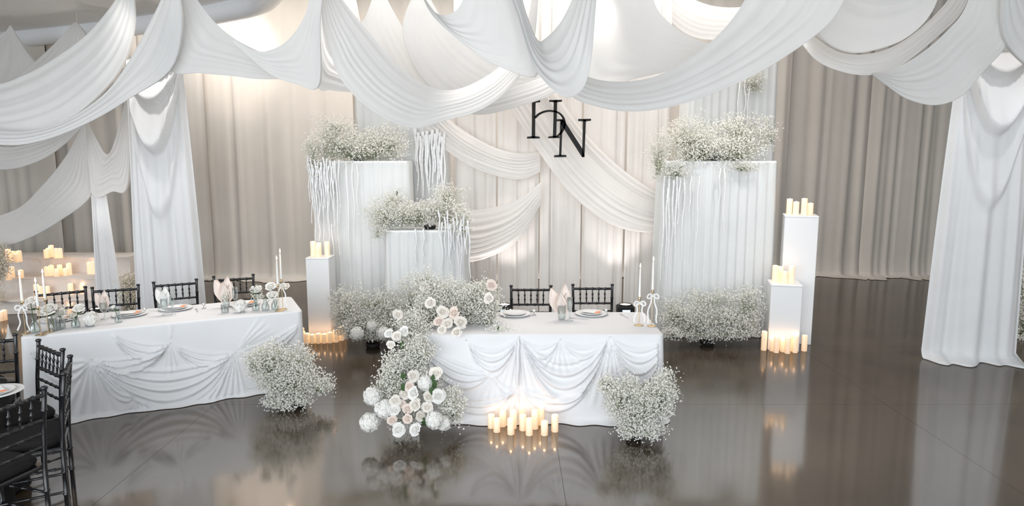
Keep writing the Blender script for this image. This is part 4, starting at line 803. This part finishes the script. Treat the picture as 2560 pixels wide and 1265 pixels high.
def rose_mesh(seed, mat, bud=False):
    rnd = random.Random(seed); mb = MB(); N = 10 if bud else 26
    for k in range(N):
        f = (k+.5)/N; a0 = k*2.399+rnd.uniform(-.2, .2); r0 = .06+.50*f; spread = 1.35-.55*f; op = 0 if f < .25 else ((f-.25)/.75)**1.3*(1.0 if not bud else .2); hh = .78+.10*math.sin(PI*f)-.22*f*f+rnd.uniform(-.03, .03); P = []
        for i in range(6):
            v = i/5; row = []
            for j in range(6):
                u = j/2.5-1; an = a0+u*spread*(.6+.4*math.sin(PI*min(.85, .2+v*.65)))
                rr = r0*(.4+.6*math.sin(min(1, v*1.5)*PI/2))*(1-.45*v*v*(1-f)**2)+op*(.40*v**2.2+.06*v**5); zz = hh*math.sin(v*PI/2*(1-.22*op))-.14*op*v**5-.07*u*u*v**3
                row.append((rr*math.cos(an), rr*math.sin(an), zz-.42))
            P.append(row)
        mb.grid(P)
    mb.lathe([(.03, -.42), (.34, -.25), (.42, -.02), (.33, .17), (.2, .28), (.08, .33), (.01, .34)], n=12, caps=False)
    me = mb.mesh('rose'); me.materials.append(M[mat]); return me
def hyd_mesh(seed):
    rs = np.random.RandomState(seed); n = 130; V = []; F = []; c = 0
    for k in range(n):
        z = 1-1.65*(k+.5)/n; a = k*2.399; r = math.sqrt(max(0, 1-z*z)); d = Vector((r*math.cos(a), r*math.sin(a), z)); rad = .74+.2*rs.rand(); p = d*rad; d = (d+Vector(rs.normal(size=3))*.22).normalized(); t = d.orthogonal().normalized(); b = d.cross(t); th = rs.rand()*6.28
        for q in range(4):
            an = th+q*PI/2; e = t*math.cos(an)+b*math.sin(an); g = d.cross(e); L = .2+.06*rs.rand()
            V += [p, p+e*L*.6+g*L*.5+d*.05, p+e*L*1.05+d*.015, p+e*L*.6-g*L*.5+d*.05]; F.append((c, c+1, c+2, c+3)); c += 4
    mb = MB(); mb.add(V, F, False)
    mb.lathe([(.02, -.78), (.5, -.6), (.74, -.1), (.66, .4), (.3, .7), (.01, .77)], n=12, caps=False)
    me = mb.mesh('hydrangea'); me.materials.append(M['rose_white']); return me
ROSE = {k: [rose_mesh(s+i*7, m) for s in range(2)] for i, (k, m) in enumerate((('i', 'rose'), ('b', 'rose_blush'), ('w', 'rose_white')))}; BUD = rose_mesh(99, 'rose_white', True); HYD = [hyd_mesh(1), hyd_mesh(2)]
def bloom(parent, kind, px, py, Y, rpx, seed=0, face=None):
    p = at(px, py, Y); r = rpx*Y/FPX*(1.0 if kind == 'h' else 1.14); rnd = random.Random(int(px*7+py+seed))
    me = HYD[int(px) % 2] if kind == 'h' else (BUD if kind == 'bud' else ROSE[kind][int(px+py) % 2])
    o = put('hydrangea' if kind == 'h' else 'rose', me, None, parent); o.location = p-Vector(parent.location); o.scale = (r,)*3
    d = Vector(face) if face else Vector((rnd.uniform(-.5, .5), -1, rnd.uniform(.15, .9))); o.rotation_euler = d.to_track_quat('Z', 'Y').to_euler(); o.rotation_euler.rotate_axis('Z', rnd.uniform(0, 6)); return o
def strands(parent, lst, seed, r=.009):
    rnd = random.Random(seed)
    for (x, y0, y1, Y) in lst:
        a, b = at(x, y0, Y), at(x, y1, Y); b.x = a.x+rnd.uniform(-.02, .02); n = max(6, int((a.z-b.z)/.022)); w = rnd.uniform(0, 6); pts = []; rad = []
        for i in range(n+1):
            t = i/n; pts.append(Vector((a.x+(b.x-a.x)*t+.008*math.sin(t*9+w), Y+.006*math.sin(t*7+w*2), a.z+(b.z-a.z)*t))); rad.append(r*(1.05-.6*t)*(.7+.5*rnd.random()))
        mb = MB(); mb.tube(pts, rad, 6); build('amaranth_strand', mb, M['amaranth'], parent)
def bowl(parent, p, r, h):
    r *= .6; h *= .6
    mb = MB(); mb.lathe([(r*.8, 0), (r, h*.3), (r, h), (r*.93, h), (r*.9, h*.4), (.001, h*.35)], (p.x, p.y, p.z), 20, False); build('container', mb, M['blackmatte'], parent)
GFW = "baby's breath arrangements"
def arr(label, px, py, Y, z, cat='flowers'):
    p = at(px, py, Y); p.z = z; return thing('flower_arrangement', label, cat, p, 0, GFW)
# box tops
t = arr("baby's breath spray with long white amaranth on the left box top", 890, 400, 8.5, 2.192); bowl(t, Vector((-1.95, 8.5, 2.192)), .12, .08)
gyp(t, [(905, 372, 8.45, 110, 30, .2, 330), (850, 355, 8.4, 70, 45, .2, 170), (835, 312, 8.45, 48, 28, .15, 60), (965, 350, 8.5, 60, 42, .2, 90), (785, 385, 8.28, 24, 42, .1, 60), (790, 420, 8.24, 18, 20, .04, 22)], 1, .0085, leaves=70, zmin=2.0)
strands(t, [(x, 395+((i*37) % 25), 505+((i*53) % 150), 8.24-.012*(i % 3)) for i, x in enumerate((772, 777, 783, 789, 794, 800, 806, 812, 818, 824, 830, 838))]+[(846, 400, 560, 8.25), (866, 408, 668, 8.25), (880, 410, 590, 8.26), (830, 560, 700, 8.22), (798, 520, 602, 8.22), (893, 412, 540, 8.26)]+[(769+i*4.3, 390+((i*17) % 30), 470+((i*41) % 120), 8.20) for i in range(16)], 1, .010)
t = arr("baby's breath spray on the low middle box", 1070, 566, 8.0, 1.372); bowl(t, Vector((-1.0, 8.0, 1.372)), .12, .08)
gyp(t, [(1030, 535, 7.95, 85, 32, .2, 270), (1110, 528, 7.95, 70, 38, .2, 200), (960, 535, 7.9, 55, 42, .15, 120), (945, 575, 7.78, 24, 28, .05, 34), (1155, 555, 7.78, 30, 42, .08, 80), (1120, 485, 8.0, 45, 28, .15, 50), (980, 498, 8.0, 45, 22, .15, 40)], 2, .008, leaves=70, zmin=1.15)
strands(t, [(x, 525+((i*31) % 45), 615+((i*59) % 95), 7.74-.01*(i % 3)) for i, x in enumerate((1096, 1104, 1112, 1120, 1127, 1134, 1141, 1148, 1154, 1160, 1166, 1171))]+[(1040, 572, 660, 7.76), (1060, 572, 640, 7.76)], 2, .012)
t = arr("big baby's breath spray on the broad right box", 1790, 400, 8.2, 2.192); bowl(t, Vector((2.45, 8.2, 2.192)), .14, .08)
gyp(t, [(1740, 372, 8.12, 75, 38, .22, 290), (1830, 372, 8.12, 85, 34, .22, 320), (1720, 330, 8.15, 75, 45, .2, 150), (1850, 325, 8.2, 75, 45, .2, 150), (1645, 385, 8.0, 24, 65, .12, 80), (1925, 330, 8.15, 22, 45, .1, 34), (1690, 425, 7.94, 35, 25, .05, 50), (1860, 415, 7.94, 50, 16, .04, 34)], 3, .0082, leaves=80, zmin=1.95)
strands(t, [(1662, 440, 700, 7.92), (1668, 470, 640, 7.92), (1675, 440, 730, 7.92), (1683, 450, 600, 7.92), (1692, 440, 690, 7.92), (1700, 445, 560, 7.92), (1712, 440, 650, 7.92), (1748, 440, 625, 7.92), (1728, 440, 530, 7.92), (1812, 420, 590, 7.92), (1800, 420, 510, 7.92)], 3, .012)
t = arr("small baby's breath tuft high on the tall right box", 1888, 225, 8.52, 2.9)
gyp(t, [(1885, 205, 8.5, 32, 24, .06, 50)], 4, .008, zmin=2.5); strands(t, [(1850, 195, 330, 8.5), (1864, 200, 300, 8.5), (1872, 220, 350, 8.5)], 4, .01)
t = arr('curtain of textured white amaranth strands hung on the tall left box', 1080, 330, 8.78, 2.0)
strands(t, [(1038+i*6, 322+((i*29) % 20), 430+((i*47) % 75), 8.78-.012*(i % 3)) for i in range(13)], 5, .021)
# floor clouds
t = arr("low mass of baby's breath and hydrangea on the floor, left of the head table", 920, 850, 7.6, 0); bowl(t, Vector((-1.65, 7.6, 0)), .14, .1)
gyp(t, [(900, 805, 7.6, 70, 40, .22, 290), (930, 836, 7.5, 85, 10, .12, 90), (975, 795, 7.6, 60, 42, .22, 210), (860, 765, 7.6, 38, 50, .18, 80), (930, 750, 7.65, 85, 30, .18, 80), (1040, 740, 7.6, 60, 45, .2, 110)], 6, .0085, leaves=60)
for a in (('h', 893, 834, 7.35, 19), ('h', 958, 832, 7.35, 18), ('w', 994, 786, 7.3, 13), ('h', 930, 815, 7.4, 15)): bloom(t, *a)
t = arr("wide baby's breath mass on the floor before the broad right box", 1790, 845, 7.72, 0); bowl(t, Vector((2.35, 7.72, 0)), .14, .1)
gyp(t, [(1740, 805, 7.7, 78, 42, .2, 300), (1830, 803, 7.7, 78, 42, .2, 300), (1790, 832, 7.6, 100, 10, .12, 110), (1870, 750, 7.7, 45, 40, .15, 80), (1690, 780, 7.7, 45, 40, .18, 90), (1680, 832, 7.5, 30, 10, .1, 36), (1780, 745, 7.75, 80, 25, .15, 60)], 7, .0085, leaves=70)
t = arr("baby's breath bush on the floor before the right end of the head table", 1600, 1075, 5.02, 0); bowl(t, Vector((.97, 5.02, 0)), .1, .08)
gyp(t, [(1600, 1020, 5.0, 80, 52, .16, 400), (1560, 985, 5.0, 55, 50, .14, 160), (1650, 985, 5.02, 42, 55, .14, 150), (1520, 955, 5.05, 24, 26, .08, 34), (1605, 1072, 4.95, 60, 18, .12, 170), (1672, 940, 5.05, 18, 20, .06, 18)], 8, .0062, per=11, spread=.026, leaves=50)
t = arr("baby's breath bush on the floor before the right end of the left table", 715, 1000, 5.72, 0); bowl(t, Vector((-1.93, 5.72, 0)), .1, .08)
gyp(t, [(715, 945, 5.7, 85, 52, .17, 400), (675, 895, 5.7, 55, 45, .15, 170), (740, 910, 5.72, 45, 48, .15, 140), (800, 960, 5.72, 35, 22, .1, 60), (715, 998, 5.65, 58, 16, .12, 160), (640, 905, 5.7, 26, 40, .08, 50)], 9, .0068, per=11, spread=.028, leaves=60)
# head table arrangement with its cascade
t = arr("rose and baby's breath cascade spilling from the head table to the floor", 1030, 1070, 5.2, 0); TA = t
gyp(t, [(1150, 765, 5.75, 80, 50, .18, 330), (1215, 765, 5.75, 40, 62, .15, 160), (1085, 775, 5.7, 60, 50, .18, 240), (1110, 725, 5.8, 70, 32, .15, 120), (1060, 700, 5.8, 45, 30, .12, 40), (1195, 725, 5.8, 45, 30, .12, 70), (1255, 830, 5.5, 36, 14, .07, 34),
    (1035, 820, 5.45, 40, 50, .1, 170), (1040, 880, 5.22, 40, 50, .09, 190), (990, 930, 5.15, 38, 55, .1, 200), (965, 975, 5.12, 32, 35, .1, 80), (1060, 950, 5.15, 45, 40, .08, 100), (1130, 1015, 5.1, 32, 48, .09, 150), (1010, 1030, 5.1, 60, 35, .1, 120)], 10, .0066, per=11, spread=.027, leaves=170)
for a in (('i', 1075, 757, 5.42, 15), ('i', 1107, 779, 5.40, 16), ('b', 1135, 782, 5.42, 16), ('b', 1097, 803, 5.38, 14), ('i', 1119, 808, 5.36, 14), ('i', 1152, 805, 5.36, 17), ('i', 1104, 824, 5.32, 12), ('i', 1141, 830, 5.30, 14), ('b', 1229, 712, 5.6, 15), ('i', 1222, 745, 5.58, 14),
          ('i', 995, 786, 5.35, 13), ('w', 972, 833, 5.25, 12), ('i', 992, 840, 5.22, 13), ('w', 1010, 828, 5.25, 13), ('i', 977, 862, 5.15, 11), ('i', 1060, 715, 5.75, 13)): bloom(t, *a)
for a in (('i', 1033, 940, 5.02, 16), ('h', 1062, 957, 5.04, 22), ('i', 1090, 933, 5.06, 17), ('w', 1033, 982, 4.97, 17), ('w', 1096, 990, 4.96, 19), ('b', 1024, 966, 5.0, 13), ('i', 988, 1001, 4.96, 15), ('w', 986, 1026, 4.93, 15), ('i', 1037, 1012, 4.94, 17), ('i', 1068, 1018, 4.95, 15), ('b', 1019, 1022, 4.94, 14),
          ('b', 1018, 1047, 4.90, 14), ('b', 981, 1051, 4.9, 13), ('w', 997, 1074, 4.84, 18), ('w', 1037, 1074, 4.85, 17), ('i', 1072, 992, 5.0, 15), ('b', 1003, 1010, 4.98, 12), ('h', 931, 991, 5.0, 25), ('h', 962, 1022, 4.97, 28), ('h', 924, 1056, 4.9, 27), ('h', 1086, 1050, 4.9, 25), ('h', 1108, 1058, 4.95, 21), ('i', 1012, 985, 5.02, 14), ('i', 1052, 1040, 4.96, 14)): bloom(t, *a)
for k, (px, py, Y) in enumerate(((1086, 958, 5.02), (1080, 975, 5.0), (1008, 965, 5.0), (1060, 1052, 4.95), (1008, 938, 5.05), (1083, 945, 5.04), (1005, 680+180, 5.2))):
    p = at(px, py, Y); mb = MB(); P = []
    for i in range(6):
        v = i/5; wd = .022*math.sin(PI*min(.98, .08+v*.92)); P.append([(p.x+(u*wd), p.y-.02*v+.008*abs(u), p.z+.08*(v-.5)-.006*abs(u)) for u in (-1, 0, 1)])
    mb.grid(P); build('leaf', mb, M['leaf'], t)
# far tufts
t = arr("pale dried baby's breath at the left photo edge beside the steps", -5, 720, 9.1, 0); gyp(t, [(-4, 655, 9.1, 26, 50, .15, 130), (-15, 720, 9.1, 25, 60, .12, 60)], 11, .0085, mat='bloom_cream')
t = arr("baby's breath bush half hidden behind the right column", 2570, 860, 8.0, 0); gyp(t, [(2568, 800, 8.0, 35, 70, .2, 190), (2560, 720, 8.0, 28, 50, .15, 60)], 12, .0085, leaves=60)
t = arr("cream dried flowers on the floor between the two left columns", 335, 790, 8.85, 0); gyp(t, [(328, 745, 8.85, 26, 42, .14, 150), (326, 700, 8.85, 24, 20, .12, 40)], 13, .0085, mat='bloom_cream', leaves=30)

# bud vases on the left table
def bud_vase(px, kind, vlabel, flabel, heads, z=TZ0, leaf=True, vs=1.0, gy=0):
    p = fl(*px, z); glass(kind, None, vlabel, p=p, sc=vs); t = thing('cut_flower', flabel, 'flower', (p.x, p.y, z+.012), 0, 'single blooms in bud vases')
    for (k, hx, hy, r) in heads:
        q = onplane(hx, hy, p, Vector((0, 1, 0))); b = bloom(t, k, hx, hy, p.y, r, face=(random.Random(hx).uniform(-.4, .4), -.55, .85))
        mb = MB(); mid = (p+q)/2+Vector((0, 0, .02)); mb.tube([(p.x, p.y, z+.015), mid*.5+Vector((p.x, p.y, z+.05))*.5, mid, q-Vector((0, 0, r*.3*p.y/FPX))], .0026, 6); SM = build('stem', mb, M['leaf'], t)
        if leaf:
            for s in (-1, 1):
                c = mid+(q-mid)*.35; mb = MB(); P = []
                for i in range(5):
                    v = i/4; wd = .013*math.sin(PI*min(.97, .08+v*.92)); P.append([(c.x+s*.05*v, c.y-u*wd-.01, c.z+u*wd*.8+.015*v) for u in (-1, 0, 1)])
                mb.grid(P); build('leaf', mb, M['leaf'], t).parent = SM
    if gy: gyp(t, [(px[0]+2, px[1]-42, p.y, 16, 16, .03, gy)], int(px[0]), .0055, 7, spread=.012, zmin=.78)
    return t
bud_vase((88, 832), 'bud_vase', 'bud vase beside the leftmost taper', 'white rose with leaves in the bud vase beside the leftmost taper', [('w', 76, 752, 16)], vs=1.1)
bud_vase((137, 826), 'cylinder_vase', 'clear vase holding the leafy open rose on the left table', 'large open white rose with green leaves on the left table', [('w', 122, 772, 20), ('i', 104, 778, 14)], vs=1.05)
bud_vase((152, 822), 'bud_vase', 'bud vase right of the leafy rose vase', "cream rose with baby's breath right of the large leafy rose", [('i', 148, 775, 12)], leaf=False, gy=26)
bud_vase((190, 819), 'bud_vase', 'bud vase under the single tall rose on the left table', 'single tall white rose on a bare stem on the left table', [('w', 197, 770, 15), ('i', 180, 789, 12)], vs=.9)
bud_vase((225, 816), 'bud_vase', 'bud vase under the fluffy hydrangea on the left table', 'fluffy white hydrangea head in a bud vase on the left table', [('h', 227, 797, 20)], leaf=False, vs=.95)
bud_vase((297, 806), 'bud_vase', 'bud vase with a white rosebud before the second plate', 'small white rosebud with green leaf before the second plate', [('bud', 283, 768, 9)], vs=.8)
bud_vase((563, 782), 'cylinder_vase', 'small clear vase in front of the tall napkin glass', "tiny sprig of baby's breath in front of the tall napkin", [('bud', 556, 760, 7)], leaf=False, vs=.75, gy=10)
bud_vase((603, 780), 'cylinder_vase', 'clear vase under the low hydrangea near the right end', 'low white hydrangea near the right end of the left table', [('h', 601, 766, 18)], leaf=False, vs=.8)
bud_vase((640, 776), 'bud_vase', "bud vase with baby's breath near the right end of the left table", "white rose and baby's breath near the right end", [('w', 645, 722, 12), ('bud', 632, 720, 9)], vs=.95, gy=34)
bud_vase((664, 776), 'bud_vase', 'bud vase under the drooping rose at the right table end', 'drooping white rose on a curved stem at the right table end', [('w', 680, 738, 15)], vs=.95)
bud_vase((688, 773), 'bud_vase', 'bud vase behind the right pair of tapers', 'white rose head beside the right pair of tapers', [('w', 677, 715, 14), ('i', 712, 716, 12)], vs=.95, leaf=False)
# small white flared stands
for (px, z, lab) in (((24, 851), 0.0, 'small white flared ornament on the floor left of the left table'), ((6, 727), .212, 'small white flared ornament on the lowest draped step')):
    p = fl(*px, z); t = thing('flared_ornament', lab, 'ornament', p, 0, 'white flared ornaments')
    mb = MB(); mb.lathe([(.075, 0), (.06, .012), (.035, .04), (.022, .09), (.014, .14), (.004, .2), (.001, .205)], n=20); build('cone', mb, M['ribbon'], t, True)
    for k in range(5):
        a = k*2*PI/5; mb = MB(); mb.lathe([(.001, -.012), (.011, -.006), (.014, 0), (.011, .008), (.001, .013)], (.078*math.cos(a), .078*math.sin(a), .012), 8, False); build('foot_bead', mb, M['ribbon'], t, True)
